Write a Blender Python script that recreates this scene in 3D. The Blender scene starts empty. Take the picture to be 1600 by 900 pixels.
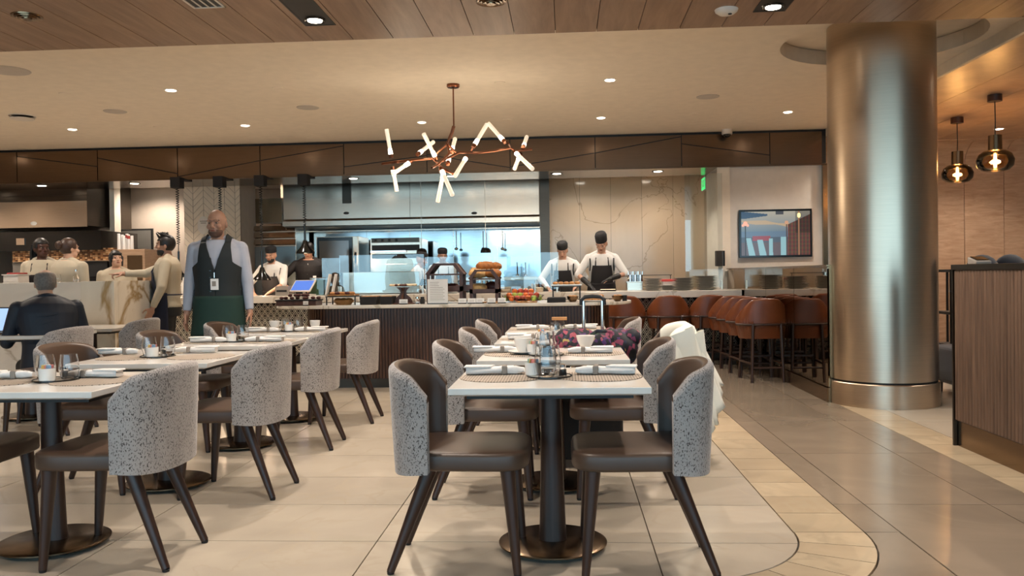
import bpy, bmesh, math, random
from mathutils import Vector, Matrix
random.seed(7)
PI = math.pi
SC = bpy.context.scene
COL = SC.collection

# ------------------------------------------------------------------ camera
FOC = 1300.0
_yaw, _pit, _rol = math.atan(83 / FOC), math.atan(20 / FOC), 0.0155
CAM = Vector((0, 0, 1.2))
_f = Vector((-math.sin(_yaw) * math.cos(_pit), math.cos(_yaw) * math.cos(_pit), -math.sin(_pit)))
_r = _f.cross(Vector((0, 0, 1))).normalized()
_u = _r.cross(_f)
_R = _r * math.cos(_rol) - _u * math.sin(_rol)
_U = _r * math.sin(_rol) + _u * math.cos(_rol)
cd = bpy.data.cameras.new('camera')
cd.sensor_width = 36
cd.lens = FOC / 1600 * 36
cd.clip_start = 0.05
cam = bpy.data.objects.new('camera', cd)
COL.objects.link(cam)
cam.matrix_world = Matrix(((_R.x, _U.x, -_f.x, CAM.x), (_R.y, _U.y, -_f.y, CAM.y), (_R.z, _U.z, -_f.z, CAM.z), (0, 0, 0, 1)))
SC.camera = cam

# surveying helpers: where a sight line of the photograph meets a plane of the room
def _ray(px, py): return _f + _R * ((px - 800) / FOC) - _U * ((py - 450) / FOC)
def at(px, py, Y):
    d = _ray(px, py)
    return CAM + d * (Y / d.y)
def atz(px, py, Z):
    d = _ray(px, py)
    return CAM + d * ((Z - 1.2) / d.z)

# ------------------------------------------------------------------ sky outside the windows behind the camera
w = bpy.data.worlds.new('sky'); SC.world = w; w.use_nodes = True
nt = w.node_tree; nt.nodes.clear()
wo = nt.nodes.new('ShaderNodeOutputWorld'); bg = nt.nodes.new('ShaderNodeBackground')
tc = nt.nodes.new('ShaderNodeTexCoord'); sx = nt.nodes.new('ShaderNodeSeparateXYZ'); rmp = nt.nodes.new('ShaderNodeValToRGB')
nt.links.new(tc.outputs['Generated'], sx.inputs[0]); nt.links.new(sx.outputs['Z'], rmp.inputs[0])
rmp.color_ramp.elements[0].position = 0.0; rmp.color_ramp.elements[0].color = (0.42, 0.66, 0.80, 1)
rmp.color_ramp.elements[1].position = 0.6; rmp.color_ramp.elements[1].color = (0.14, 0.40, 0.70, 1)
nt.links.new(rmp.outputs[0], bg.inputs[0]); bg.inputs[1].default_value = 4.4
nt.links.new(bg.outputs[0], wo.inputs[0])

SC.view_settings.view_transform = 'Standard'
SC.view_settings.look = 'None'
SC.view_settings.gamma = 1.0
SC.view_settings.use_curve_mapping = False
SC.view_settings.exposure = 0.27
SC.cycles.max_bounces = 8
SC.cycles.diffuse_bounces = 4
SC.cycles.glossy_bounces = 4
SC.cycles.transmission_bounces = 8
SC.cycles.transparent_max_bounces = 8
SC.cycles.sample_clamp_indirect = 6
SC.cycles.caustics_reflective = False
SC.cycles.caustics_refractive = False
SC.cycles.use_denoising = True
LAMP_W = 115.0
WARM = (1.0, 0.86, 0.735)

# ------------------------------------------------------------------ materials
def hx(s, k=1.0):
    s = s.lstrip('#')
    v = [int(s[i:i + 2], 16) / 255 for i in (0, 2, 4)]
    return tuple([((c / 12.92) if c <= 0.04045 else ((c + 0.055) / 1.055) ** 2.4) * k for c in v] + [1.0])
_M = {}
def _new(name):
    m = bpy.data.materials.new(name); m.use_nodes = True
    n = m.node_tree
    return m, n, n.nodes['Principled BSDF']
def _coord(n, scale=(1, 1, 1), kind='Object'):
    t = n.nodes.new('ShaderNodeTexCoord'); mp = n.nodes.new('ShaderNodeMapping')
    mp.inputs['Scale'].default_value = scale
    n.links.new(t.outputs[kind], mp.inputs[0])
    return mp.outputs[0]
def _ramp(n, fac, stops):
    r = n.nodes.new('ShaderNodeValToRGB')
    e = r.color_ramp.elements
    while len(e) < len(stops): e.new(0.5)
    for el, (p, c) in zip(e, stops): el.position = p; el.color = c
    n.links.new(fac, r.inputs[0])
    return r.outputs[0]
def _bump(n, b, h, strength=0.2, dist=0.01):
    bp = n.nodes.new('ShaderNodeBump')
    bp.inputs['Strength'].default_value = strength; bp.inputs['Distance'].default_value = dist
    n.links.new(h, bp.inputs['Height']); n.links.new(bp.outputs[0], b.inputs['Normal'])
def plain(name, c, rough=0.5, metal=0.0, spec=None, var=0.0, scale=8.0, bump=0.0, coat=0.0, sheen=0.0):
    if name in _M: return _M[name]
    m, n, b = _new(name)
    c = hx(c) if isinstance(c, str) else c
    b.inputs['Base Color'].default_value = c
    b.inputs['Roughness'].default_value = rough; b.inputs['Metallic'].default_value = metal
    if spec is not None: b.inputs['Specular IOR Level'].default_value = spec
    if coat: b.inputs['Coat Weight'].default_value = coat; b.inputs['Coat Roughness'].default_value = 0.1
    if sheen: b.inputs['Sheen Weight'].default_value = sheen
    ns = n.nodes.new('ShaderNodeTexNoise'); ns.inputs['Scale'].default_value = scale; ns.inputs['Detail'].default_value = 4
    n.links.new(_coord(n), ns.inputs['Vector'])
    v = max(var, 0.04)
    lo = tuple([x * (1 - v) for x in c[:3]] + [1]); hi = tuple([min(1, x * (1 + v)) for x in c[:3]] + [1])
    n.links.new(_ramp(n, ns.outputs[0], [(0.3, lo), (0.7, hi)]), b.inputs['Base Color'])
    if bump: _bump(n, b, ns.outputs[0], bump, 0.01)
    _M[name] = m
    return m
def wood(name, c1, c2, scale=(1, 1, 1), rough=0.45, bands=0.0, per_object=0.0, bump=0.05):
    if name in _M: return _M[name]
    m, n, b = _new(name)
    v = _coord(n, scale)
    if per_object:
        oi = n.nodes.new('ShaderNodeObjectInfo'); ad = n.nodes.new('ShaderNodeVectorMath'); ad.operation = 'ADD'
        mu = n.nodes.new('ShaderNodeMath'); mu.operation = 'MULTIPLY'; mu.inputs[1].default_value = 37.0
        n.links.new(oi.outputs['Random'], mu.inputs[0]); n.links.new(v, ad.inputs[0]); n.links.new(mu.outputs[0], ad.inputs[1])
        v = ad.outputs[0]
    ns = n.nodes.new('ShaderNodeTexNoise'); ns.inputs['Scale'].default_value = 3; ns.inputs['Detail'].default_value = 8; ns.inputs['Roughness'].default_value = 0.65
    ns.inputs['Distortion'].default_value = 0.6
    n.links.new(v, ns.inputs['Vector'])
    col = _ramp(n, ns.outputs[0], [(0.3, hx(c1)), (0.7, hx(c2))])
    if per_object:
        hs = n.nodes.new('ShaderNodeHueSaturation'); mr = n.nodes.new('ShaderNodeMapRange')
        mr.inputs['To Min'].default_value = 1 - per_object; mr.inputs['To Max'].default_value = 1 + per_object
        n.links.new(oi.outputs['Random'], mr.inputs[0]); n.links.new(mr.outputs[0], hs.inputs['Value']); n.links.new(col, hs.inputs['Color'])
        col = hs.outputs[0]
    n.links.new(col, b.inputs['Base Color']); b.inputs['Roughness'].default_value = rough
    _bump(n, b, ns.outputs[0], bump, 0.005)
    _M[name] = m
    return m
def stone(name, c1, c2, vein=None, scale=1.5, rough=0.22, per_object=0.0, vein_w=0.03, vscale=1.2):
    if name in _M: return _M[name]
    m, n, b = _new(name)
    v = _coord(n, (1, 1, 1))
    oi = None
    if per_object:
        oi = n.nodes.new('ShaderNodeObjectInfo'); ad = n.nodes.new('ShaderNodeVectorMath'); ad.operation = 'ADD'
        mu = n.nodes.new('ShaderNodeMath'); mu.operation = 'MULTIPLY'; mu.inputs[1].default_value = 53.0
        n.links.new(oi.outputs['Random'], mu.inputs[0]); n.links.new(v, ad.inputs[0]); n.links.new(mu.outputs[0], ad.inputs[1]); v = ad.outputs[0]
    ns = n.nodes.new('ShaderNodeTexNoise'); ns.inputs['Scale'].default_value = scale; ns.inputs['Detail'].default_value = 6; ns.inputs['Distortion'].default_value = 1.2
    n.links.new(v, ns.inputs['Vector'])
    col = _ramp(n, ns.outputs[0], [(0.3, hx(c1)), (0.7, hx(c2))])
    if vein:
        n2 = n.nodes.new('ShaderNodeTexNoise'); n2.inputs['Scale'].default_value = vscale; n2.inputs['Detail'].default_value = 5; n2.inputs['Distortion'].default_value = 1.0
        n.links.new(v, n2.inputs['Vector'])
        msk = _ramp(n, n2.outputs[0], [(0.5 - vein_w, (0, 0, 0, 1)), (0.5, (1, 1, 1, 1)), (0.5 + vein_w, (0, 0, 0, 1))])
        mx = n.nodes.new('ShaderNodeMixRGB'); n.links.new(msk, mx.inputs[0]); n.links.new(col, mx.inputs[1]); mx.inputs[2].default_value = hx(vein)
        col = mx.outputs[0]
    if oi:
        hs = n.nodes.new('ShaderNodeHueSaturation'); mr = n.nodes.new('ShaderNodeMapRange')
        mr.inputs['To Min'].default_value = 1 - per_object; mr.inputs['To Max'].default_value = 1 + per_object
        n.links.new(oi.outputs['Random'], mr.inputs[0]); n.links.new(mr.outputs[0], hs.inputs['Value']); n.links.new(col, hs.inputs['Color']); col = hs.outputs[0]
    n.links.new(col, b.inputs['Base Color']); b.inputs['Roughness'].default_value = rough
    _M[name] = m
    return m
def metal(name, c, rough=0.25, brush=(1, 1, 60), amt=0.08, aniso=0.0):
    if name in _M: return _M[name]
    m, n, b = _new(name)
    c = hx(c)
    b.inputs['Metallic'].default_value = 1.0
    ns = n.nodes.new('ShaderNodeTexNoise'); ns.inputs['Scale'].default_value = 4; ns.inputs['Detail'].default_value = 3
    n.links.new(_coord(n, brush), ns.inputs['Vector'])
    n.links.new(_ramp(n, ns.outputs[0], [(0.3, tuple([x * (1 - amt) for x in c[:3]] + [1])), (0.7, tuple([min(1, x * (1 + amt)) for x in c[:3]] + [1]))]), b.inputs['Base Color'])
    b.inputs['Roughness'].default_value = rough
    if aniso: b.inputs['Anisotropic'].default_value = aniso
    _M[name] = m
    return m
def glass(name, c=(1, 1, 1, 1), rough=0.0, ior=1.45):
    if name in _M: return _M[name]
    m, n, b = _new(name)
    b.inputs['Base Color'].default_value = c
    b.inputs['Transmission Weight'].default_value = 1.0; b.inputs['Roughness'].default_value = rough; b.inputs['IOR'].default_value = ior
    _M[name] = m
    return m
def pane(name, c=(1, 1, 1, 1), refl=0.12):
    # thin clear sheet: mostly straight through, part mirror
    if name in _M: return _M[name]
    m = bpy.data.materials.new(name); m.use_nodes = True; n = m.node_tree; n.nodes.clear()
    o = n.nodes.new('ShaderNodeOutputMaterial'); t = n.nodes.new('ShaderNodeBsdfTransparent'); g = n.nodes.new('ShaderNodeBsdfGlossy')
    t.inputs[0].default_value = c; g.inputs['Roughness'].default_value = 0.01
    fr = n.nodes.new('ShaderNodeFresnel'); fr.inputs[0].default_value = 1.5
    ad = n.nodes.new('ShaderNodeMath'); ad.operation = 'ADD'; ad.inputs[1].default_value = refl; ad.use_clamp = True
    mx = n.nodes.new('ShaderNodeMixShader')
    n.links.new(fr.outputs[0], ad.inputs[0]); n.links.new(ad.outputs[0], mx.inputs[0]); n.links.new(t.outputs[0], mx.inputs[1]); n.links.new(g.outputs[0], mx.inputs[2]); n.links.new(mx.outputs[0], o.inputs[0])
    _M[name] = m
    return m
def emit(name, c, k=5.0):
    if name in _M: return _M[name]
    m, n, b = _new(name)
    c = hx(c) if isinstance(c, str) else c
    b.inputs['Base Color'].default_value = c
    b.inputs['Emission Color'].default_value = c; b.inputs['Emission Strength'].default_value = k
    _M[name] = m
    return m
def speckle(name, base, dark, scale=90):
    if name in _M: return _M[name]
    m, n, b = _new(name)
    v = _coord(n, (1, 1, 0.55))
    vo = n.nodes.new('ShaderNodeTexNoise'); vo.inputs['Scale'].default_value = scale; vo.inputs['Detail'].default_value = 2; vo.inputs['Distortion'].default_value = 0.4
    n.links.new(v, vo.inputs['Vector'])
    n2 = n.nodes.new('ShaderNodeTexNoise'); n2.inputs['Scale'].default_value = 5; n2.inputs['Detail'].default_value = 3
    n.links.new(v, n2.inputs['Vector'])
    base_c = _ramp(n, n2.outputs[0], [(0.3, hx(base, 0.82)), (0.7, hx(base, 1.12))])
    # speckle density varies over the cloth
    ad = n.nodes.new('ShaderNodeMath'); ad.operation = 'MULTIPLY_ADD'; ad.inputs[1].default_value = 0.16; n.links.new(n2.outputs[0], ad.inputs[0]); n.links.new(vo.outputs[0], ad.inputs[2])
    msk = _ramp(n, ad.outputs[0], [(0.40, (1, 1, 1, 1)), (0.475, (1, 1, 1, 1)), (0.515, (0, 0, 0, 1))])
    mx = n.nodes.new('ShaderNodeMixRGB'); n.links.new(msk, mx.inputs[0]); n.links.new(base_c, mx.inputs[1]); mx.inputs[2].default_value = hx(dark)
    n.links.new(mx.outputs[0], b.inputs['Base Color']); b.inputs['Roughness'].default_value = 0.85
    b.inputs['Sheen Weight'].default_value = 0.3
    _bump(n, b, ad.outputs[0], 0.3, 0.004)
    _M[name] = m
    return m

stone('field_tile', '#b6ab9b', '#c6bba9', '#bdb19e', 1.3, 0.20, 0.03, 0.02)
stone('band_tile', '#b3a186', '#c9b79a', '#b9a98e', 1.6, 0.25, 0.05, 0.03)
stone('aisle_tile', '#85796a', '#988a79', '#918474', 1.2, 0.16, 0.03, 0.02)
plain('grout', '#4a4238', 0.8)
plain('ceiling_paint', '#e8dcca', 0.7, var=0.02)
plain('white_paint', '#d8d0c6', 0.6, var=0.02)
plain('wall_paint', '#b9aa9a', 0.6, var=0.03)
wood('ceiling_wood', '#7b5f4a', '#9b7c62', (5, 0.5, 5), 0.42, per_object=0.07)
wood('panel_wood', '#b08d70', '#d2b295', (1.0, 1.0, 6), 0.35, per_object=0.04)
wood('cabinet_wood', '#48362b', '#745b4a', (14, 14, 0.7), 0.5, per_object=0.12)
wood('dark_wood', '#2a1b14', '#41291f', (14, 14, 1.2), 0.38)
wood('slat_wood', '#3c2519', '#5f3f2d', (10, 10, 1.5), 0.42)
wood('walnut', '#3b2117', '#5a3626', (6, 6, 2), 0.45)
wood('board_wood', '#9a6a3c', '#b98850', (2, 8, 8), 0.5)
metal('bronze', '#8a735a', 0.22, (60, 60, 1), 0.06)
metal('column_metal', '#cdbba6', 0.31, (1, 1, 80), 0.06)
metal('bulkhead_metal', '#74604f', 0.20, (1, 1, 50), 0.08)
metal('steel', '#cfbfae', 0.22, (1, 1, 50), 0.07)
metal('mirror_steel', '#a3aeb3', 0.10, (1, 1, 20), 0.05)
metal('dark_steel', '#4d463f', 0.28, (1, 1, 50), 0.1)
metal('bronze_mirror', '#8c765c', 0.03, (1, 1, 1), 0.02)
metal('chrome', '#dcdcdc', 0.08, (1, 1, 1), 0.02)
metal('copper', '#84553f', 0.25, (3, 3, 3), 0.08)
metal('brass_disc', '#6d5a46', 0.26, (6, 6, 6), 0.18)
speckle('speckled_fabric', '#a39d99', '#423c39', 215)
plain('brown_leather', '#4f3d31', 0.38, var=0.06, scale=6, bump=0.02)
plain('caramel_leather', '#703a1c', 0.36, var=0.12, scale=9, bump=0.04)
plain('black', '#101010', 0.5)
plain('soft_black', '#181617', 0.8)
plain('gloss_black', '#0c0c0c', 0.15)
plain('rubber', '#151515', 0.7)
stone('table_stone', '#e6e1d8', '#f0ece5', None, 3, 0.12)
stone('counter_stone', '#d5cbbd', '#e6ddd0', '#b7a995', 2, 0.18, 0, 0.02)
stone('vein_marble', '#d9cfbd', '#e9e0d0', '#a68a60', 1.4, 0.15, 0, 0.035, 0.9)
stone('wall_marble', '#cdb69a', '#dcc7ab', '#b59c80', 0.8, 0.10, 0, 0.008, 0.7)
plain('china', '#e9e6e0', 0.15, coat=0.3)
plain('grey_china', '#a3a098', 0.3)
plain('linen', '#e6e3df', 0.85, var=0.04, bump=0.1, scale=60)
plain('band_grey', '#8d857c', 0.8)
plain('paper', '#e4e2de', 0.7)
glass('clear_glass')
pane('sneeze_glass', (0.93, 0.97, 0.98, 1), 0.03)
# ------------------------------------------------------------------ mesh builder
class MB:
    def __init__(s): s.v = []; s.f = []; s.T = None
    def _add(s, vs, fs):
        k = len(s.v)
        for p in vs:
            p = Vector(p)
            s.v.append(s.T @ p if s.T is not None else p)
        s.f += [tuple(k + i for i in f) for f in fs]
        return s
    def box(s, c, d, rz=0, rx=0, ry=0):
        x, y, z = d[0] / 2, d[1] / 2, d[2] / 2
        m = Matrix.Translation(c) @ Matrix.Rotation(rz, 4, 'Z') @ Matrix.Rotation(ry, 4, 'Y') @ Matrix.Rotation(rx, 4, 'X')
        vs = [m @ Vector(p) for p in ((-x, -y, -z), (x, -y, -z), (x, y, -z), (-x, y, -z), (-x, -y, z), (x, -y, z), (x, y, z), (-x, y, z))]
        return s._add(vs, [(3, 2, 1, 0), (4, 5, 6, 7), (0, 1, 5, 4), (1, 2, 6, 5), (2, 3, 7, 6), (3, 0, 4, 7)])
    def b2(s, x0, x1, y0, y1, z0, z1): return s.box(((x0 + x1) / 2, (y0 + y1) / 2, (z0 + z1) / 2), (abs(x1 - x0), abs(y1 - y0), abs(z1 - z0)))
    def cyl(s, p0, p1, r0, r1=None, n=16, sy=1.0):
        r1 = r0 if r1 is None else r1
        p0, p1 = Vector(p0), Vector(p1); d = (p1 - p0).normalized()
        a = d.orthogonal().normalized() if abs(d.z) < 0.99 else Vector((1, 0, 0)); b = d.cross(a)
        vs = [p0 + (a * math.cos(2 * PI * i / n) + b * math.sin(2 * PI * i / n) * sy) * r0 for i in range(n)] + \
             [p1 + (a * math.cos(2 * PI * i / n) + b * math.sin(2 * PI * i / n) * sy) * r1 for i in range(n)]
        fs = [(i, (i + 1) % n, n + (i + 1) % n, n + i) for i in range(n)] + [tuple(reversed(range(n))), tuple(range(n, 2 * n))]
        return s._add(vs, fs)
    def lathe(s, prof, c=(0, 0, 0), n=24, sx=1.0, sy=1.0):
        vs = []; fs = []; m = len(prof)
        for r, z in prof:
            for i in range(n):
                a = 2 * PI * i / n
                vs.append((c[0] + r * math.cos(a) * sx, c[1] + r * math.sin(a) * sy, c[2] + z))
        for j in range(m - 1):
            for i in range(n):
                fs.append((j * n + i, j * n + (i + 1) % n, (j + 1) * n + (i + 1) % n, (j + 1) * n + i))
        if prof[0][0] > 1e-6: fs.append(tuple(reversed(range(n))))
        if prof[-1][0] > 1e-6: fs.append(tuple(range((m - 1) * n, m * n)))
        return s._add(vs, fs)
    def ball(s, c, r, n=14, m=9, rot=None):
        rx, ry, rz = (r, r, r) if not hasattr(r, '__len__') else r
        vs = [Vector((0, 0, -rz))]; fs = []
        for j in range(1, m):
            t = PI * j / m
            for i in range(n):
                a = 2 * PI * i / n
                vs.append(Vector((rx * math.sin(t) * math.cos(a), ry * math.sin(t) * math.sin(a), -rz * math.cos(t))))
        vs.append(Vector((0, 0, rz))); L = len(vs) - 1
        for i in range(n): fs.append((0, 1 + (i + 1) % n, 1 + i))
        for j in range(m - 2):
            for i in range(n):
                a = 1 + j * n; fs.append((a + i, a + (i + 1) % n, a + n + (i + 1) % n, a + n + i))
        a = 1 + (m - 2) * n
        for i in range(n): fs.append((a + i, a + (i + 1) % n, L))
        if rot is not None: vs = [rot @ v for v in vs]
        c = Vector(c)
        return s._add([v + c for v in vs], fs)
    def cap(s, p0, p1, r0, r1=None, n=12):
        r1 = r0 if r1 is None else r1
        s.cyl(p0, p1, r0, r1, n); s.ball(p0, r0, n, 7); s.ball(p1, r1, n, 7)
        return s
    def tube(s, pts, r, n=8, closed=False):
        pts = [Vector(p) for p in pts]; m = len(pts); vs = []; fs = []
        up = None
        for j, p in enumerate(pts):
            if closed: d = (pts[(j + 1) % m] - pts[j - 1])
            else: d = pts[min(j + 1, m - 1)] - pts[max(j - 1, 0)]
            d.normalize()
            if up is None: up = d.orthogonal().normalized()
            up = (up - d * up.dot(d)); up = up.normalized() if up.length > 1e-6 else d.orthogonal().normalized()
            b = d.cross(up); rr = r[j] if hasattr(r, '__len__') else r
            for i in range(n):
                a = 2 * PI * i / n; vs.append(p + (up * math.cos(a) + b * math.sin(a)) * rr)
        for j in range(m if closed else m - 1):
            for i in range(n):
                k = (j + 1) % m
                fs.append((j * n + i, j * n + (i + 1) % n, k * n + (i + 1) % n, k * n + i))
        if not closed: fs += [tuple(reversed(range(n))), tuple(range((m - 1) * n, m * n))]
        return s._add(vs, fs)
    def slab(s, outline, levels):
        # stacked, inset copies of one outline: pillows, rounded tops
        n = len(outline); vs = []; fs = []
        cx = sum(p[0] for p in outline) / n; cy = sum(p[1] for p in outline) / n
        for z, ins in levels:
            for x, y in outline:
                d = math.hypot(x - cx, y - cy) or 1
                k = max(0.0, 1 - ins / d)
                vs.append((cx + (x - cx) * k, cy + (y - cy) * k, z))
        m = len(levels)
        for j in range(m - 1):
            for i in range(n): fs.append((j * n + i, j * n + (i + 1) % n, (j + 1) * n + (i + 1) % n, (j + 1) * n + i))
        fs += [tuple(reversed(range(n))), tuple(range((m - 1) * n, m * n))]
        return s._add(vs, fs)
    def prism(s, poly, z0, z1):
        return s.slab(poly, [(z0, 0), (z1, 0)])
    def grid(s, pts):
        m = len(pts); n = len(pts[0])
        return s._add([p for row in pts for p in row], [(j * n + i, j * n + i + 1, (j + 1) * n + i + 1, (j + 1) * n + i) for j in range(m - 1) for i in range(n - 1)])
    def extr(s, poly3, d):
        # 3d polygon extruded along vector d
        n = len(poly3); d = Vector(d); a = [Vector(p) for p in poly3]
        return s._add(a + [p + d for p in a], [tuple(reversed(range(n))), tuple(range(n, 2 * n))] + [(i, (i + 1) % n, n + (i + 1) % n, n + i) for i in range(n)])
    def mesh(s, name, mat=None, smooth=False):
        me = bpy.data.meshes.new(name)
        me.from_pydata([tuple(v) for v in s.v], [], s.f)
        bm = bmesh.new(); bm.from_mesh(me); bmesh.ops.recalc_face_normals(bm, faces=bm.faces)
        bm.to_mesh(me); bm.free()
        if mat is not None: me.materials.append(_M[mat] if isinstance(mat, str) else mat)
        if smooth:
            me.shade_smooth()
            try: me.set_sharp_from_angle(angle=math.radians(38 if smooth is True else smooth))
            except Exception: pass
        return me
    def build(s, name, mat=None, parent=None, smooth=False, bevel=0, seg=2, loc=None, rz=0, **kw):
        o = bpy.data.objects.new(name, s.mesh(name, mat, smooth)); COL.objects.link(o)
        if parent is not None: o.parent = parent
        if loc is not None: o.location = loc
        if rz: o.rotation_euler.z = rz
        if bevel:
            b = o.modifiers.new('bevel', 'BEVEL'); b.width = bevel; b.segments = seg; b.limit_method = 'ANGLE'; b.angle_limit = math.radians(40)
        for k, v in kw.items(): o[k] = v
        return o
def pobj(name, me, parent=None, loc=(0, 0, 0), rz=0, scale=None):
    o = bpy.data.objects.new(name, me); COL.objects.link(o); o.location = loc; o.rotation_euler.z = rz
    if parent is not None: o.parent = parent
    if scale: o.scale = scale
    return o
def thing(name, label, cat, loc=(0, 0, 0), rz=0, group=None):
    o = bpy.data.objects.new(name, None); COL.objects.link(o); o.empty_display_size = 0.1
    o.location = loc; o.rotation_euler.z = rz
    tag(o, label, cat, group)
    return o
def tag(o, label, cat, group=None):
    o['label'] = label; o['category'] = cat
    if group: o['group'] = group
    return o
def struct(o, **kw):
    o['kind'] = 'structure'
    for k, v in kw.items(): o[k] = v
    return o
def kids(r): return [c for c in ALL_KIDS.get(r.name, [])]
def dup(root, loc, rz=0, label=None, group=None, scale=None):
    def cp(o, par):
        c = o.copy(); COL.objects.link(c)
        if par is not None: c.parent = par
        for ch in list(o.children): cp(ch, c)
        return c
    r = cp(root, None)
    r.location = loc; r.rotation_euler.z = rz
    if label: r['label'] = label
    if group: r['group'] = group
    if scale: r.scale = scale
    return r
class Series:
    """first placement uses the prototype itself, later ones copy it"""
    def __init__(s, proto): s.p = proto; s.used = False
    def put(s, loc, rz, label, group=None, scale=None):
        if not s.used:
            s.used = True; o = s.p
            o.location = loc; o.rotation_euler.z = rz; o['label'] = label
            if group: o['group'] = group
            if scale: o.scale = scale
            return o
        return dup(s.p, loc, rz, label, group, scale)
def superell(a, b, n=32, e=2.6, cx=0, cy=0):
    out = []
    for i in range(n):
        t = 2 * PI * i / n; c, s_ = math.cos(t), math.sin(t)
        out.append((cx + a * math.copysign(abs(c) ** (2 / e), c), cy + b * math.copysign(abs(s_) ** (2 / e), s_)))
    return out
ORD = ['first', 'second', 'third', 'fourth', 'fifth', 'sixth', 'seventh', 'eighth', 'ninth', 'tenth', 'eleventh', 'twelfth', 'thirteenth', 'fourteenth']
# ================================================================== THE SETTING
FT = 0.02   # tile thickness
# ---- floor
fl = struct(MB().b2(-10, 8, -5.2, 17, -0.12, -FT + 0.002).build('floor', 'grout'))
def clip(poly, inside, inter):
    out = []
    for i in range(len(poly)):
        a, b = poly[i - 1], poly[i]
        ia, ib = inside(a), inside(b)
        if ib:
            if not ia: out.append(inter(a, b))
            out.append(b)
        elif ia: out.append(inter(a, b))
    return out
def clip_hp(poly, nx, ny, d):   # keep nx*x+ny*y<=d
    f = lambda p: nx * p[0] + ny * p[1] - d
    def it(a, b):
        fa, fb = f(a), f(b); t = fa / (fa - fb)
        return (a[0] + (b[0] - a[0]) * t, a[1] + (b[1] - a[1]) * t)
    return clip(poly, lambda p: f(p) <= 1e-9, it)
CCX, CCY, RI, RO = 0.40, 3.88, 0.63, 0.95       # rounded corner of the light field: centre, inner and outer radius
def clip_field(poly, g=0.004):
    poly = clip_hp(poly, 1, 0, CCX + RI - g)
    if not poly: return poly
    poly = clip_hp(poly, 0, -1, -(CCY - RI + g))
    for k in range(1, 16):
        if not poly: return poly
        a = -PI / 2 * k / 16
        nx, ny = math.cos(a), math.sin(a)
        poly = clip_hp(poly, nx, ny, nx * CCX + ny * CCY + RI - g)
    return poly
def tile(poly, mat):
    if len(poly) < 3: return
    cx = sum(p[0] for p in poly) / len(poly); cy = sum(p[1] for p in poly) / len(poly)
    me = MB().prism([(x - cx, y - cy) for x, y in poly], -FT, 0).mesh('floor_tile', mat)
    pobj('floor_tile', me, fl, (cx, cy, 0))
_share = {}
def rtile(x0, x1, y0, y1, mat, g=0.0028):
    k = (round(x1 - x0, 3), round(y1 - y0, 3), mat)
    if k not in _share:
        w_, d_ = k[0] / 2 - g, k[1] / 2 - g
        _share[k] = MB().b2(-w_, w_, -d_, d_, -FT, 0).mesh('floor_tile', mat)
    pobj('floor_tile', _share[k], fl, ((x0 + x1) / 2, (y0 + y1) / 2, 0))
xs = [-9.51, -8.28, -7.04, -5.80, -4.56, -3.32, -2.09, -0.87, 0.37, 1.03]
ys = [3.25, 3.715, 4.32, 4.917] + [4.917 + 0.6 * k for k in range(1, 12)]
for i in range(len(xs) - 1):
    for j in range(len(ys) - 1):
        x0, x1, y0, y1 = xs[i], xs[i + 1], ys[j], ys[j + 1]
        if y0 > 8.7 and x0 > -3.0 or (y0 > 9.5 and x0 < -5.5): 
            if y0 > 9.4 and x0 > -3: pass
        if x1 > 0.3 and y0 < 4.4:
            tile(clip_field([(x0 + .0028, y0 + .0028), (x1 - .0028, y0 + .0028), (x1 - .0028, y1 - .0028), (x0 + .0028, y1 - .0028)]), 'field_tile')
        else: rtile(x0, x1, y0, y1, 'field_tile')
# border band of small tiles
y = CCY
while y < 11.4:
    rtile(CCX + RI, CCX + RO, y, min(y + 0.305, 11.5), 'band_tile'); y += 0.305
NB = 7
for k in range(NB):
    a0, a1 = -PI / 2 * k / NB, -PI / 2 * (k + 1) / NB
    arc = lambda r, u, v: [(CCX + r * math.cos(u + (v - u) * t / 4), CCY + r * math.sin(u + (v - u) * t / 4)) for t in range(5)]
    e = 0.003
    tile(arc(RI + .005, a0 - e * 1.5, a1 + e * 1.5) + list(reversed(arc(RO - .004, a0 - e, a1 + e))), 'band_tile')
x = CCX
for k in range(14):
    rtile(x - 0.305, x, CCY - RO, CCY - RI, 'band_tile'); x -= 0.305
# grey aisle
def outer_corner():
    pts = [(CCX + RO * math.cos(-PI / 2 * k / 16) + .004, CCY + RO * math.sin(-PI / 2 * k / 16) - .004) for k in range(17)]
    return pts
tile(outer_corner() + [(CCX, 1.96), (1.505, 1.96), (1.505, 3.14), (1.505, CCY)], 'aisle_tile')
yy = [1.96 - 1.2, 1.96, 3.145, 4.345, 5.56, 6.76, 7.96, 9.16, 10.36, 11.5]
for j in range(len(yy) - 1):
    if yy[j] > 3.9: rtile(CCX + RO, 1.51, yy[j], yy[j + 1], 'aisle_tile')
    rtile(1.51, 2.13, yy[j], yy[j + 1], 'aisle_tile')
    rtile(2.13, 2.42, yy[j], yy[j + 1], 'aisle_tile')
rtile(CCX + RO, 1.51, CCY, 4.345, 'aisle_tile')
for x0 in (-0.83, -2.06, -3.29, -4.52):
    for y0 in (1.73, 0.5): rtile(x0, x0 + 1.23, y0, y0 + 1.2, 'aisle_tile')
rtile(0.4, 1.51, 0.76, 1.96, 'aisle_tile')
# far side band and field by the column
y = 4.0
while y < 11.4:
    rtile(2.42, 2.715, y, y + 0.305, 'band_tile'); y += 0.305
for x0, x1 in ((2.715, 3.95), (3.95, 5.18), (5.18, 6.41), (6.41, 7.6)):
    for j in range(13): rtile(x0, x1, 4.3 + 0.6 * j, 4.9 + 0.6 * j, 'field_tile')

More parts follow.
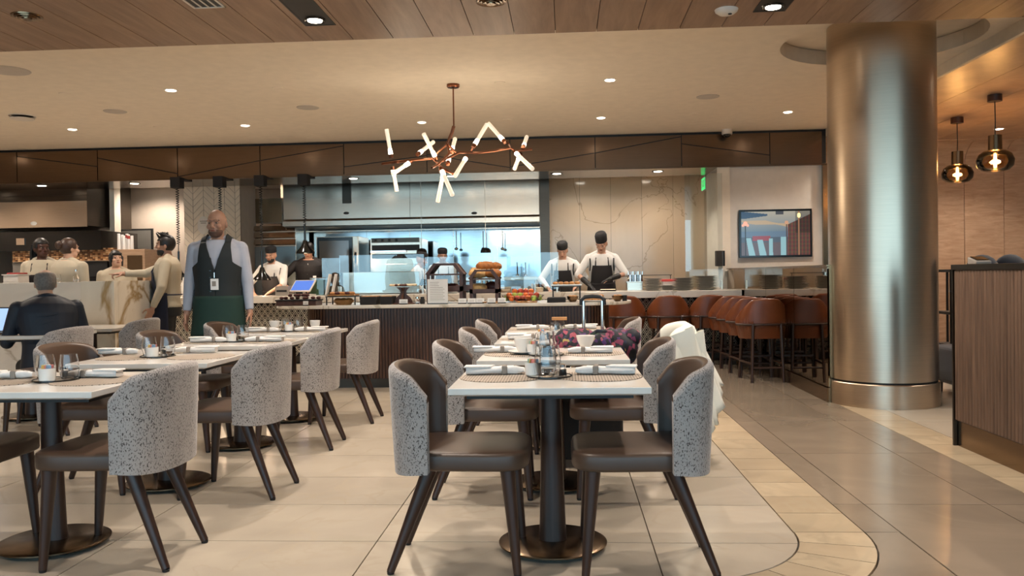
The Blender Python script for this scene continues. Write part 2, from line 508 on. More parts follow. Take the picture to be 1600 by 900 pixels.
# ---- walls
struct(MB().b2(-10.1, -9.9, -5.2, 17, 0, 3.6).build('wall_left', 'wall_paint'))
struct(MB().b2(-10, 8, 16.2, 16.4, 0, 3.6).build('wall_back', 'wall_paint'))
struct(MB().b2(7.9, 8.1, -5.2, 17, 0, 3.6).build('wall_right', 'wall_paint'))
# window wall behind the camera (daylight)
wr = MB(); wr.b2(-10, 8, -5.3, -5.1, 3.05, 3.6); wr.b2(-10, 8, -5.3, -5.1, 0, 0.35)
wr.b2(-10, -9.2, -5.3, -5.1, 0, 3.6); wr.b2(7.2, 8, -5.3, -5.1, 0, 3.6)
for k in range(1, 9):
    xx = -9.2 + k * 16.4 / 9; wr.b2(xx - .06, xx + .06, -5.3, -5.1, 0.3, 3.1)
struct(wr.build('wall_rear', 'wall_paint'))
struct(MB().b2(-10.1, 8.1, -5.3, 17, 3.6, 3.7).build('light_seal_roof', 'wall_paint'))  # unseen slab added over all the ceilings to stop sky light leaking in
struct(MB().b2(-10.1, 8.1, -5.4, 17, -0.2, -0.12).build('light_seal_floor', 'grout'))  # unseen sheet added under the floor against sky light leaking past its edges
# ---- white ceiling with round recess for the column
WZ = 3.26
KX, KY, KR = 2.865, 7.73, 0.455          # column
HR = 0.86                               # recess radius
cw = MB()
Y0, Y1, X0, X1 = 6.0, 12.42, -10, 3.82
S = 0.9
cw.b2(X0, KX - S, Y0, Y1, WZ, WZ + .14); cw.b2(KX - S, X1, Y0, KY - S, WZ, WZ + .14); cw.b2(KX - S, X1, KY + S, Y1, WZ, WZ + .14); cw.b2(KX + S, X1, KY - S, KY + S, WZ, WZ + .14)
n = 48
sq = []
for i in range(n):
    a = 2 * PI * i / n; c, s_ = math.cos(a), math.sin(a); k = S / max(abs(c), abs(s_)); sq.append((KX + c * k, KY + s_ * k))
ci = [(KX + HR * math.cos(2 * PI * i / n), KY + HR * math.sin(2 * PI * i / n)) for i in range(n)]
vs = [(x, y, WZ) for x, y in sq] + [(x, y, WZ) for x, y in ci] + [(x, y, WZ + .14) for x, y in ci]
cw._add(vs, [(i, (i + 1) % n, n + (i + 1) % n, n + i) for i in range(n)] + [(n + i, n + (i + 1) % n, 2 * n + (i + 1) % n, 2 * n + i) for i in range(n)])
struct(cw.build('ceiling', 'ceiling_paint'))
struct(MB().b2(KX - 1, X1, KY - 1, KY + 1, WZ + .145, WZ + .2).build('ceiling_recess_cap', 'ceiling_paint'))
# drop edge on the right of the white ceiling
struct(MB().b2(3.82, 3.86, 5.8, 12.42, 3.15, 3.40).build('trim_1', 'ceiling_paint'))
# ---- planked wood ceiling in front
WD = 3.0; WE = 6.24
wc = struct(MB().b2(-10, 8, -5.2, WE - .004, WD + .02, WD + .36).build('ceiling_wood', 'grout'))
pls = [-0.045 + 0.3045 * k for k in range(-32, 27)]
pm = MB().b2(-.1495, .1495, -5.7, 5.7, 0, .018).mesh('ceiling_plank', 'ceiling_wood')
for x in pls: pobj('ceiling_plank', pm, wc, (x + .152, WE - 5.7, WD))
# ---- wood ceiling on the right
wc2 = struct(MB().b2(3.87, 8, WE, 16, 3.18, 3.3).build('ceiling_side', 'grout'))
pm2 = MB().b2(-.297, .297, -4.9, 4.9, 0, .018).mesh('ceiling_plank', 'panel_wood')
for k in range(7): pobj('ceiling_plank', pm2, wc2, (4.17 + .6 * k, WE + 4.9, 3.162))
# panelled wood wall, curving into the ceiling
wp = struct(MB().b2(3.6, 8, 13.55, 13.7, 0, 3.3).build('wall_panelled', 'grout'))
for k in range(7):
    x0 = 3.87 + .6 * k
    m_ = MB()
    prof = [(13.50, 0.0), (13.50, 2.75)] + [(13.50 - .40 * (1 - math.cos(t)), 2.75 + .40 * math.sin(t)) for t in (PI / 2 * i / 8 for i in range(1, 9))]
    inn = [(y + .03, z) for y, z in prof[:2]] + [(13.50 - .40 + (.43) * math.cos(t), 2.75 + .43 * math.sin(t)) for t in (PI / 2 * i / 8 for i in range(1, 9))]
    poly = [(x0 + .004, y, z) for y, z in prof] + [(x0 + .004, y, z) for y, z in reversed(inn)]
    m_.extr(poly, (.592, 0, 0))
    m_.build('wall_panel', 'panel_wood', wp, smooth=True)
# ---- bulkhead over the kitchen pass
BY, BZ0, BZ1 = 12.42, 2.76, 3.225
bk = struct(MB().b2(-9.9, 3.83, BY + .03, 13.0, BZ0 + .01, 3.26).build('wall_bulkhead', 'black'))
bx = [at(p, 245, BY).x for p in (26, 152, 277, 406, 537, 667, 797, 930, 1065, 1203, 1285)]
bx = [bx[0] - 1.23 * 3, bx[0] - 1.23 * 2, bx[0] - 1.23] + bx
diag = {3: (.86, .46), 4: (.74, .16), 5: (.06, .52), 6: (.52, .93), 7: (.25, .55), 8: (.58, .10), 9: (.12, .50), 10: (.50, .95), 11: (.72, .30)}
for i in range(len(bx) - 1):
    a, b = bx[i] + .006, bx[i + 1] - .006; z0, z1 = BZ0, BZ1
    if i in diag:
        l, r = diag[i]; zl, zr = z0 + (z1 - z0) * l, z0 + (z1 - z0) * r
        MB().extr([(a, BY, z0), (b, BY, z0), (b, BY, zr - .006), (a, BY, zl - .006)], (0, .03, 0)).build('bulkhead_panel', 'bulkhead_metal', bk)
        MB().extr([(a, BY + .004, zl + .006), (b, BY + .004, zr + .006), (b, BY + .004, z1), (a, BY + .004, z1)], (0, .026, 0)).build('bulkhead_panel', 'bulkhead_metal', bk)
    else: MB().b2(a, b, BY, BY + .03, z0, z1).build('bulkhead_panel', 'bulkhead_metal', bk)
sf = MB().b2(-9.9, 3.83, BY, 13.4, BZ0 - .02, BZ0 - .002).build('bulkhead_soffit', 'bulkhead_metal', bk)
# kitchen ceiling
kc = struct(MB().b2(-10, 3.0, 13.0, 16.2, 2.98, 3.1).build('ceiling_kitchen', 'grout'))
km = MB().b2(-.595, .595, -.295, .295, 0, .02).mesh('ceiling_tile', 'white_paint')
for i in range(10):
    for j in range(5): pobj('ceiling_tile', km, kc, (-8.2 + 1.2 * i, 13.3 + .6 * j, 2.965))
# ---- low mirrored partition
MX = 2.375
mw = struct(MB().b2(MX + .02, MX + .14, 7.73, 12.4, 0, 1.235).build('wall_partition', 'bronze'))
for a, b in ((7.72, 8.82), (8.83, 10.03), (10.04, 11.24), (11.25, 12.38)):
    MB().b2(MX, MX + .018, a, b, .14, 1.225).build('mirror_panel', 'bronze_mirror', mw)
MB().b2(MX - .01, MX + .02, 7.72, 12.38, 0, .13).build('baseboard', 'bronze', mw)
MB().b2(MX - .005, MX + .16, 7.72, 12.42, 1.235, 1.25).build('cap', 'bronze', mw)
# ---- wall with the television, white pilaster beside it
a = at(1140, 300, 12.5).x; b = at(1284, 300, 12.5).x
struct(MB().b2(a, b, 12.5, 12.62, 0, 2.75).build('wall_screen', 'white_paint'))
struct(MB().b2(b, b + .09, 12.44, 12.62, 0, 2.76).build('trim_2', 'bronze'))
a0 = at(1118, 300, 12.6).x
struct(MB().b2(a0, a - .005, 12.45, 13.4, 0, 2.75).build('trim_3', 'ceiling_paint'))
# marble kitchen wall, right
a1, a2 = at(858, 350, 15.3).x, at(1101, 350, 15.3).x
kw = struct(MB().b2(a1 - 1, a2, 15.34, 15.5, 0, 3.0).build('wall_kitchen', 'grout'))
nsl = 5
for k in range(nsl):
    u0 = a1 + (a2 - a1) * k / nsl; u1 = a1 + (a2 - a1) * (k + 1) / nsl
    MB().b2(u0 + .002, u1 - .002, 15.30, 15.34, 0, 2.97).build('marble_slab', 'wall_marble', kw)
struct(MB().b2(a2, a2 + .05, 13.4, 15.5, 0, 3.0).build('wall_side', 'wall_marble'))
# steel post
p0, p1 = at(843, 300, 14.0), at(858, 300, 14.0)
struct(MB().b2(p0.x, p1.x, 14.0, 14.12, 0, 2.96).build('trim_4', 'dark_steel'))
# herringbone pier
h0, h1 = at(288, 350, 13.6).x, at(376, 350, 13.6).x
hp = struct(MB().b2(h0, h1, 13.62, 14.3, 0, 2.96).build('wall_tiled', 'white_paint'))
L, Wd = .30, .10
plain('pier_tile', '#dccdb8', 0.3, var=.03)
plain('pier_grout', '#8f8474', 0.7)
MB().b2(h0, h1, 13.60, 13.622, 0, 2.96).build('grout_bed', 'pier_grout', hp)
tm = MB()
nn = 0
wz = h1 - h0
def clip_rect(poly):
    poly = clip_hp(poly, 1, 0, h1 - .003); poly = clip_hp(poly, -1, 0, -(h0 + .003)) if poly else poly
    poly = clip_hp(poly, 0, 1, 2.95) if poly else poly; poly = clip_hp(poly, 0, -1, -1.05) if poly else poly
    return poly
g = .0045
for i in range(-2, 6):
    for j in range(4, 34):
        # chevron courses of slanting planks
        x0 = h0 + i * .18 - .02; x1 = x0 + .18; z0 = j * .11
        s1 = .18 if i % 2 else -.18
        za = z0 if s1 > 0 else z0 + .18
        poly = [(x0 + g, za + (g * s1 / .18) + g), (x1 - g, za + s1 - g * s1 / .18 + g), (x1 - g, za + s1 + .11 - g * s1 / .18 - g), (x0 + g, za + .11 + g * s1 / .18 - g)]
        poly = clip_rect(poly)
        if len(poly) > 2:
            MB().extr([(x, 13.592, z) for x, z in poly], (0, .014, 0)).build('wall_tile', 'pier_tile', hp); nn += 1
# room wall behind the waiters (left kitchen)
r0, r1 = at(178, 350, 15.2).x, at(290, 350, 15.2).x
struct(MB().b2(r0 - .3, r1 + .2, 15.2, 15.35, 0, 2.98).build('wall_service', 'wall_paint'))
# ---- column
cl = thing('column', 'tall round brushed metal column beside the bar partition', 'column', (KX, KY, 0))
MB().lathe([(KR, .225), (KR, 3.0), (KR - .002, 3.40)], n=72).build('shaft', 'column_metal', cl, smooth=True)
MB().lathe([(KR - .01, .205), (KR - .01, .226)], n=72).build('shadow_gap', 'black', cl, smooth=True)
MB().lathe([(KR + .012, 0), (KR + .012, .2), (KR + .005, .207)], n=72).build('plinth', 'column_metal', cl, smooth=True)
# ================================================================== LAMPS IN THE CEILINGS
emit('lamp_glow', (1.0, 0.88, 0.72, 1), 14)
trim_me = MB().lathe([(.045, 0), (.07, -.006), (.072, 0), (.072, .004), (.045, .004)], n=24).mesh('trim_ring', 'white_paint', True)
lens_me = MB().lathe([(0.0001, -.007), (.05, -.007), (.052, -.001), (0.0001, -.001)], n=20).mesh('lens', 'lamp_glow')
def spot(parent, loc, watts, angle=125, blend=0.6, size=.028, color=WARM, name='lamp_light', aim=None):
    l = bpy.data.lights.new(name, 'SPOT'); l.energy = watts; l.spot_size = math.radians(angle); l.spot_blend = blend; l.shadow_soft_size = size; l.color = color
    o = bpy.data.objects.new(name, l); COL.objects.link(o); o.location = loc
    if parent is not None: o.parent = parent
    if aim: o.rotation_euler = aim
    return o
def downlight(x, y, z, label, watts=LAMP_W, group='recessed ceiling downlights'):
    t = thing('downlight', label, 'light', (x, y, z), 0, group)
    pobj('trim_ring', trim_me, t); pobj('lens', lens_me, t)
    spot(t, (0, 0, -.03), watts)
    return t
for px, py, lb in [(267, 141, 'bright recessed downlight nearest the left end of the wood ceiling edge'), (113, 202, 'leftmost downlight, low above the brown bulkhead'), (383, 196, 'downlight over the herringbone tiled pier'),
                   (659, 191, 'downlight left of the chandelier rod'), (953, 125, 'downlight on the cream ceiling right of the chandelier, nearer one'), (939, 184, 'downlight close to the bulkhead right of the chandelier'), (1231, 175, 'downlight just left of the metal column')]:
    p = atz(px, py, WZ); downlight(p.x, p.y, WZ, lb)
# the rows go on beyond the view
for k, (x, y) in enumerate([(-8.2, 7.2), (-8.2, 9.9), (-6.6, 8.4), (-9, 11.5), (1.4, 6.8), (-1.4, 6.8)]):
    downlight(x, y, WZ, '%s recessed downlight hidden above the wood ceiling edge' % ORD[k])
for x, y, lb in [(5.0, 8.0, 'nearest lamp'), (6.4, 8.6, 'right lamp'), (6.15, 12.2, 'small lit lamp'), (4.4, 12.2, 'hidden lamp')]:
    downlight(x, y, 3.16, lb + ' in the wood ceiling around the pendants', 85)
# slots in the wood ceiling with square downlights
def slot(x0, x1, y0, y1, lamps, label, watts=LAMP_W):
    t = thing('light_slot', label, 'light', ((x0 + x1) / 2, (y0 + y1) / 2, WD))
    hx_, hy = (x1 - x0) / 2, (y1 - y0) / 2
    m = MB(); th = .012
    m.b2(-hx_, hx_, -hy, -hy + th, -.004, .015); m.b2(-hx_, hx_, hy - th, hy, -.004, .015); m.b2(-hx_, -hx_ + th, -hy, hy, -.004, .015); m.b2(hx_ - th, hx_, -hy, hy, -.004, .015)
    m.build('frame', 'black', t)
    MB().b2(-hx_ + th, hx_ - th, -hy + th, hy - th, -.002, .010).build('slot_back', 'black', t)
    for yy in lamps:
        MB().lathe([(.05, -.003), (.07, -.016), (.078, -.002)], (0, yy - (y0 + y1) / 2, 0), 24).build('lamp_collar', 'gloss_black', t, smooth=True)
        pobj('lens', lens_me, t, (0, yy - (y0 + y1) / 2, -.008))
        spot(t, (0, yy - (y0 + y1) / 2, -.04), watts)
p = atz(492, 30, WD); slot(p.x - .11, p.x + .11, p.y - 1.6, p.y + .14, [p.y, p.y - 1.2], 'black slot in the wood ceiling with a lit lamp at its end, left of centre')
p = atz(1208, 9, WD); slot(p.x - .11, p.x + .11, p.y - 1.4, p.y + .12, [p.y, p.y - 1.1], 'short black slot with a lit lamp in the wood ceiling, right of centre')
for k, (x, y) in enumerate([(-2.0, .6), (1.6, .6), (-4.9, 1.0), (-5.6, 3.9), (3.9, 2.6), (-1.0, 3.0), (-7.6, 4.2)]):
    slot(x - .11, x + .11, y - .6, y + .14, [y], '%s black lamp slot of the wood ceiling above the view' % ORD[k])
# linear air grille
p = atz(318, 4, WD)
t = thing('air_grille', 'white framed linear air grille in the wood ceiling, top left', 'vent', (p.x, p.y, WD))
m = MB()
for s_ in (-1, 1): m.b2(s_ * .10 - .008, s_ * .10 + .008, -.6, .10, -.006, .01)
m.b2(-.108, .108, .085, .1, -.006, .01); m.build('frame', 'white_paint', t)
MB().b2(-.095, .095, -.6, .088, -.001, .008).build('grille_back', 'black', t)
for k in (-1, 0, 1): MB().b2(k * .05 - .006, k * .05 + .006, -.6, .088, -.005, .0).build('slat', 'white_paint', t)
# soffit lamps under the bulkhead
sfm = MB().lathe([(.045, 0), (.085, -.006), (.09, 0), (.09, .003), (.045, .003)], n=24).mesh('trim_ring', 'black', True)
for px, lb in [(-60, 'soffit lamp out of view at left'), (65, 'black ringed soffit lamp above the left steel hood'), (210, 'black ringed soffit lamp above the service doorway'), (552, 'black ringed soffit lamp above the long steel hood'), (705, 'black ringed soffit lamp behind the chandelier'), (870, 'black ringed soffit lamp above the steel post'), (1028, 'black ringed soffit lamp near the exit sign')]:
    x = at(px, 280, 12.75).x
    t = thing('soffit_lamp', lb, 'light', (x, 12.75, BZ0 - .02)); pobj('trim_ring', sfm, t); pobj('lens', lens_me, t, scale=(1.2, 1.2, 1)); spot(t, (0, 0, -.03), 55, 120)
# kitchen ceiling lamps
for px, py, lb in [(237, 293, 'flush lamp in the kitchen ceiling behind the waiters'), (388, 300, 'flush lamp in the kitchen ceiling beside the tiled pier'), (910, 283, 'flush lamp in the kitchen ceiling by the marble wall, left'), (1026, 281, 'flush lamp in the kitchen ceiling by the marble wall, right')]:
    p = atz(px, py, 2.965); y_ = min(p.y, 14.4); t = thing('kitchen_lamp', lb, 'light', (at(px, py, y_).x, y_, 2.963))
    MB().lathe([(0.0001, -.012), (.08, -.012), (.09, 0)], n=20).build('lens', 'lamp_glow', t); spot(t, (0, 0, -.04), 48, 160, .9)
for k, x in enumerate((-7.5, -3.4, -1.9, -.5)): 
    t = thing('kitchen_lamp', '%s kitchen ceiling lamp hidden behind the hoods' % ORD[k], 'light', (x, 15.4 if x > -6 else 14.6, 2.963)); MB().lathe([(0.0001, -.012), (.08, -.012), (.09, 0)], n=16).build('lens', 'lamp_glow', t); spot(t, (0, 0, -.04), 60, 150)
# small flush fittings of the cream ceiling
disc = MB().lathe([(0.0001, -.008), (.09, -.008), (.1, 0)], n=24).mesh('cover', 'ceiling_paint', True)
plain('speaker_white', '#bfb6ac', 0.6)
big = MB().lathe([(0.0001, -.006), (.145, -.006), (.15, 0)], n=28).mesh('cover', 'speaker_white', True)
sp = 0
for px, py, r in [(12, 110, 1.35), (180, 174, .9), (481, 168, .9), (1106, 151, .9)]:
    p = atz(px, py, WZ); o = pobj('ceiling_speaker', big, None, (p.x, p.y, WZ), 0, (r, r, 1)); tag(o, ['large round speaker cover at the left edge of the cream ceiling', 'round speaker cover left on the cream ceiling', 'round speaker cover mid-left on the cream ceiling', 'round speaker cover on the cream ceiling near the column'][sp], 'speaker'); sp += 1
nm = 0
for px, py in [(101, 146), (247, 198), (434, 137), (522, 193), (781, 129), (793, 187), (1133, 117), (1085, 178)]:
    p = atz(px, py, WZ); o = pobj('sprinkler_cover', disc, None, (p.x, p.y, WZ), 0, (.62, .62, 1))
    tag(o, '%s small round sprinkler cap from the left on the cream ceiling' % ORD[[0, 1, 2, 3, 4, 5, 7, 6][nm]], 'sprinkler'); nm += 1
p = atz(35, 181, WZ)
t = thing('ceiling_sensor', 'open round ceiling fitting with a hanging white cover, far left', 'sensor', (p.x, p.y, WZ))
MB().lathe([(.12, -.002), (.15, -.012), (.155, 0)], n=24).build('rim', 'white_paint', t, smooth=True); MB().lathe([(0.0001, -.003), (.12, -.003), (.12, 0)], n=24).build('opening', 'black', t); MB().lathe([(0.0001, -.05), (.13, -.045), (.135, -.035)], n=24).build('cover', 'white_paint', t, smooth=True)
# detector and grey rose in the wood ceiling
p = atz(1135, 15, WD); t = thing('smoke_detector', 'white oval smoke detector on the wood ceiling', 'detector', (p.x, p.y, WD))
MB().lathe([(0.0001, -.035), (.05, -.033), (.075, -.015), (.08, 0)], n=28).build('housing', 'white_paint', t, smooth=True); MB().lathe([(0.0001, -.042), (.012, -.04), (.015, -.03)], (.02, -.02, 0), 10).build('indicator', 'black', t)
for px, py, lb in [(42, 25, 'slotted round air diffuser in the wood ceiling, top left corner'), (767, 2, 'slotted round air diffuser at the top edge, centre of the wood ceiling')]:
    p = atz(px, py, WD); t = thing('air_diffuser', lb, 'vent', (p.x, p.y, WD))
    for k, r in enumerate((.085, .065, .045)): MB().lathe([(r, -.004 - .006 * k), (r + .012, -.008 - .006 * k), (r + .014, 0)], n=28).build('ring', 'bronze', t, smooth=True)
    MB().lathe([(0.0001, -.022), (.03, -.022), (.035, 0)], n=20).build('hub', 'bronze', t, smooth=True)
p = atz(1135, 206, 3.2)
t = thing('dome_camera', 'white dome camera under the ceiling at the top of the bulkhead', 'camera', (at(1136, 210, 12.25).x, 12.25, WZ))
MB().lathe([(0.0001, -.07), (.075, -.07), (.075, 0)], n=24).build('housing', 'white_paint', t, smooth=True); MB().ball((0, 0, -.07), (.055, .055, .045), 20, 10).build('dome', 'gloss_black', t, smooth=True)
# ================================================================== DINING TABLES
def make_table():
    t = thing('dining_table', 'x', 'table')
    o = [(-.405, -.36), (.405, -.36), (.405, .36), (-.405, .36)]
    MB().slab(o, [(.716, .03), (.724, .0), (.748, .0), (.75, .003)]).build('tabletop', 'table_stone', t, bevel=.002)
    MB().b2(-.34, .34, -.27, .27, .694, .716).build('under_frame', 'black', t)
    MB().lathe([(.062, .028), (.058, .1), (.05, .35), (.045, .66), (.05, .694)], n=28, sy=.7).build('pedestal', 'dark_wood', t, smooth=True)
    MB().lathe([(0.0001, .016), (.225, .016), (.238, .02), (.238, .026), (.225, .032), (0.0001, .034)], n=56).build('base_disc', 'brass_disc', t, smooth=True)
    for i in range(4):
        a = PI / 4 + i * PI / 2
        MB().lathe([(.018, 0), (.018, .006), (.01, .008), (.01, .017)], (.17 * math.cos(a), .17 * math.sin(a), 0), 14).build('foot', 'rubber', t, smooth=True)
    return t
T = Series(make_table())
rows_mid = [3.66, 4.74, 5.84, 6.86]; rows_left = [3.64, 4.74, 5.86, 6.95]
MXC, LXC = -.07, -2.345
midn = ['front table of the centre row', 'second table of the centre row', 'third table of the centre row', 'rearmost table of the centre row']
leftn = ['frontmost table of the left row', 'second table of the left row', 'third table of the left row', 'rearmost table of the left row']
for n_, y in zip(midn, rows_mid): T.put((MXC, y, 0), 0, 'white stone topped pedestal table, ' + n_, 'dining tables')
for n_, y in zip(leftn, rows_left): T.put((LXC, y, 0), 0, 'white stone topped pedestal table, ' + n_, 'dining tables')
T.put((-4.75, 7.1, 0), 0, 'pedestal table carrying the laptop beside the seated man', 'dining tables')
T.put((-4.72, 8.02, 0), 0, 'pedestal table right under the veined marble divider', 'dining tables')

# ================================================================== DINING CHAIRS (face +x)
def shell_pt(th, z, off):
    s_ = abs(th) / (PI / 2); sg = 1 if th >= 0 else -1
    c, sn = max(0, math.cos(th)), abs(math.sin(th))
    k = .88 + .12 * min(1, max(0, (z - .41) / .43)) ** .9
    a, b = .195 * k - off * .95, .288 * (.95 + .05 * k) - off
    x = -.14 - a * c ** .74; y = sg * b * sn ** .86
    return (x, y)
def ztop(th):
    s_ = abs(th) / (PI / 2)
    return .845 - .05 * s_ ** 2.0 - .065 * max(0, (s_ - .72) / .28) ** 2.4
def make_chair():
    t = thing('dining_chair', 'x', 'chair')
    NT, NZ = 36, 9; th = [(-PI / 2) + PI * i / NT for i in range(NT + 1)]
    TH = .05
    out = MB(); inn = MB()
    def zb(a): return .425 - .02 * math.cos(a)
    O = [[(*shell_pt(a, zb(a) + (ztop(a) - TH / 2 - zb(a)) * j / NZ, 0), zb(a) + (ztop(a) - TH / 2 - zb(a)) * j / NZ) for j in range(NZ + 1)] for a in th]
    I = [[(*shell_pt(a, zb(a) + (ztop(a) - TH / 2 - zb(a)) * j / NZ, TH), zb(a) + (ztop(a) - TH / 2 - zb(a)) * j / NZ) for j in range(NZ + 1)] for a in th]
    out.grid(O)
    out.grid([[O[i][0], I[i][0]] for i in range(NT + 1)])
    for e in (0, NT): out.grid([[O[e][j], I[e][j]] for j in range(NZ + 1)])
    rim = []
    for i, a in enumerate(th):
        o, n_ = Vector(O[i][NZ]), Vector(I[i][NZ]); c = (o + n_) / 2; h = (o - n_) / 2; row = []
        for q in range(7):
            u = PI * q / 6; row.append(tuple(c + h * math.cos(u) * 1.02 + Vector((0, 0, TH / 2 * math.sin(u)))))
        rim.append(row)
    out.grid([[O[i][NZ]] + r[1:4] for i, r in enumerate(rim)])
    out.build('backrest_shell', 'speckled_fabric', t, smooth=55)
    full = [rim[i][3:] + list(reversed(I[i][:NZ])) for i in range(NT + 1)]
    inn.grid(full)
    for e in (0, NT):
        inn._add(rim[e], [tuple(range(7))])
    inn.build('backrest_lining', 'brown_leather', t, smooth=60)
    # seat cushion: front wider than the back, softly domed
    o = []
    for i in range(44):
        a = 2 * PI * i / 44; c, s_ = math.cos(a), math.sin(a); e = 4.6
        x = math.copysign(abs(c) ** (2 / e), c) * .27 - .02; y = math.copysign(abs(s_) ** (2 / e), s_) * (.243 + .012 * (x + .02) / .27)
        o.append((x, y))
    MB().slab(o, [(.427, .010), (.432, .002), (.44, 0), (.482, 0), (.492, .003), (.498, .012), (.501, .03), (.504, .08), (.506, .16), (.5065, .22)]).build('seat', 'brown_leather', t, smooth=60)
    for x0, x1, y0, y1 in ((.165, .20, .195, .205), (-.15, -.315, .15, .185)):
        for s_ in (-1, 1):
            MB().cyl((x0, s_ * y0, .43), (x1, s_ * y1, .012), .031, .0165, 18).build('leg', 'dark_wood', t, smooth=True).__setitem__('kind', 'thing')
    gm = MB()
    for x1, y1 in ((.20, .205), (-.315, .185)):
        for s_ in (-1, 1): gm.cyl((x1, s_ * y1, 0), (x1, s_ * y1, .013), .014, .016, 12)
    gm.build('glides', 'rubber', t)['kind'] = 'stuff'
    return t
CH = Series(make_chair())
for o in bpy.data.objects:
    if o.name.startswith('leg') and 'kind' in o: del o['kind']
G = 'speckled grey dining chairs with brown leather seats'
def put_chair(x, y, face, label, jit=0):
    rz = 0 if face > 0 else PI
    return CH.put((x, y, 0), rz + jit, label, G)
off = .335
for k, (n_, y) in enumerate(zip(midn, rows_mid)):
    put_chair(MXC - off, y - .17 + (.0 if k == 0 else .04 * k), 1, 'speckled grey and brown chair left of the ' + n_, .02 * (k % 2))
    if k == 2: put_chair(MXC + off + .22, 5.58, -1, 'dining chair pulled out and draped with the white coat', .1)
    elif k == 3: put_chair(MXC + off + .02, y - .0, -1, 'grey chair right of the rearmost centre table, beyond the suitcase', 0)
    else: put_chair(MXC + off, y - .18 + .06 * k, -1, 'speckled grey and brown chair right of the ' + n_, -.02 * k)
for k, (n_, y) in enumerate(zip(leftn, rows_left)):
    put_chair(LXC - off - (.02 if k else -.0), y - .12 + (.08 if k else 0), 1, 'grey and brown chair left of the ' + n_, .03)
    put_chair(LXC + off + [.035, .10, .05, .10][k], [3.50, 4.60, 5.86, 6.9][k], -1, 'speckled grey chair right of the ' + n_, [0, -.03, .02, 0][k])
put_chair(-4.2, 6.45, -1, 'grey chair with its back to the aisle, right behind the seated man', -.05)
put_chair(-4.28, 7.75, -1, 'grey chair before the marble divider, right of the seated man', .0)
put_chair(-4.72, 5.75, -1, 'grey chair cut by the left edge of the picture', .0)

# ================================================================== TABLE SETTINGS
def tl(px, py): return atz(px, py, .752)
def placemat_mat():
    m, n, b = _new('woven_mat')
    v = _coord(n, (80, 80, 80))
    fr = n.nodes.new('ShaderNodeVectorMath'); fr.operation = 'FRACTION'; n.links.new(v, fr.inputs[0])
    sb = n.nodes.new('ShaderNodeVectorMath'); sb.operation = 'SUBTRACT'; sb.inputs[1].default_value = (.5, .5, .5); n.links.new(fr.outputs[0], sb.inputs[0])
    mu = n.nodes.new('ShaderNodeVectorMath'); mu.operation = 'MULTIPLY'; mu.inputs[1].default_value = (1, 1, 0); n.links.new(sb.outputs[0], mu.inputs[0])
    ln = n.nodes.new('ShaderNodeVectorMath'); ln.operation = 'LENGTH'; n.links.new(mu.outputs[0], ln.inputs[0])
    n.links.new(_ramp(n, ln.outputs['Value'], [(.26, hx('#4c443c')), (.33, hx('#b3a697'))]), b.inputs['Base Color']); b.inputs['Roughness'].default_value = .6
    _M['woven_mat'] = m
placemat_mat()
mat_me = MB().slab(superell(.185, .185, 48, 2.15), [(0, 0), (.0025, 0)]).mesh('placemat', 'woven_mat')
MG = 'round woven placemats'
def placemat(x, y, lb): tag(pobj('placemat', mat_me, None, (x, y, .7505)), 'round grey woven placemat ' + lb, 'placemat', MG)
for n_, y in zip(midn, rows_mid):
    placemat(MXC - .215, y + .0, 'at the left seat of the ' + n_); placemat(MXC + .215, y + .0, 'at the right seat of the ' + n_)
for n_, y in zip(leftn, rows_left):
    placemat(LXC - .215, y, 'at the left seat of the ' + n_); placemat(LXC + .215, y, 'at the right seat of the ' + n_)
# rolled napkin with paper band and cutlery, long axis x
def make_roll():
    t = thing('napkin_roll', 'x', 'napkin')
    pts = []
    N = 22
    rows = []
    for i in range(N + 1):
        u = i / N; x = -.125 + .25 * u
        ph = math.sin(u * 9) * .0015
        w_ = .03 * (1 - .12 * math.sin(u * PI)) * (1 if u > .08 else .92); h = .018 * (1 - .2 * abs(u - .62) ** .5) + ph
        if u > .85: h *= 1 - (u - .85) * 2.2
        row = []
        for q in range(17):
            a = 2 * PI * q / 16
            cc, ss = math.cos(a), math.sin(a)
            row.append((x, math.copysign(abs(cc) ** .7, cc) * w_ * 1.1 + .003 * math.sin(7 * u + q), .0185 + math.copysign(abs(ss) ** .75, ss) * h))
        rows.append(row)
    m = MB().grid(rows); m._add(rows[0][:16], [tuple(range(16))]); m._add(rows[-1][:16], [tuple(range(16))])
    m.build('napkin', 'linen', t, smooth=60)
    # folded flap of cloth at the open end
    MB().slab([(-.135, -.034), (-.02, -.03), (-.0, .02), (-.13, .036)], [(.031, 0), (.036, 0), (.039, .004)]).build('flap', 'linen', t, bevel=.002)
    b = MB()
    for q in range(16):
        pass
    b.b2(.028, .052, -.0345, .0345, .0005, .0385); b.build('paper_band', 'band_grey', t, bevel=.006)
    for k in (-1, 1):
        c = MB().cap((.08, k * .011, .033), (.128, k * .012, .030), .0035, .0028, 8)
        c.ball((.138, k * .012, .030), (.012, .007, .002), 10, 6); c.build('fork' if k < 0 else 'knife', 'chrome', t, smooth=True)
    return t
NR = Series(make_roll())
NG = 'rolled white napkins with grey bands'
def roll(px, py, rz, lb, s=1.0):
    p = tl(px, py); NR.put((p.x, p.y, .7535), rz, 'white napkin roll ' + lb, NG, (s, s, s))
roll(774, 585, .06, 'at the left seat of the front table of the centre row', 1.05); roll(946, 585, PI - .1, 'at the right seat of the front table of the centre row', 1.05)
roll(774, 551, .1, 'on the second centre table, left, behind the coffee cup'); roll(922, 552, PI, 'on the second centre table, right, before the white bowl')
def rollr(x, y, rz, lb): NR.put((x, y, .7535), rz, 'white napkin roll ' + lb, NG)
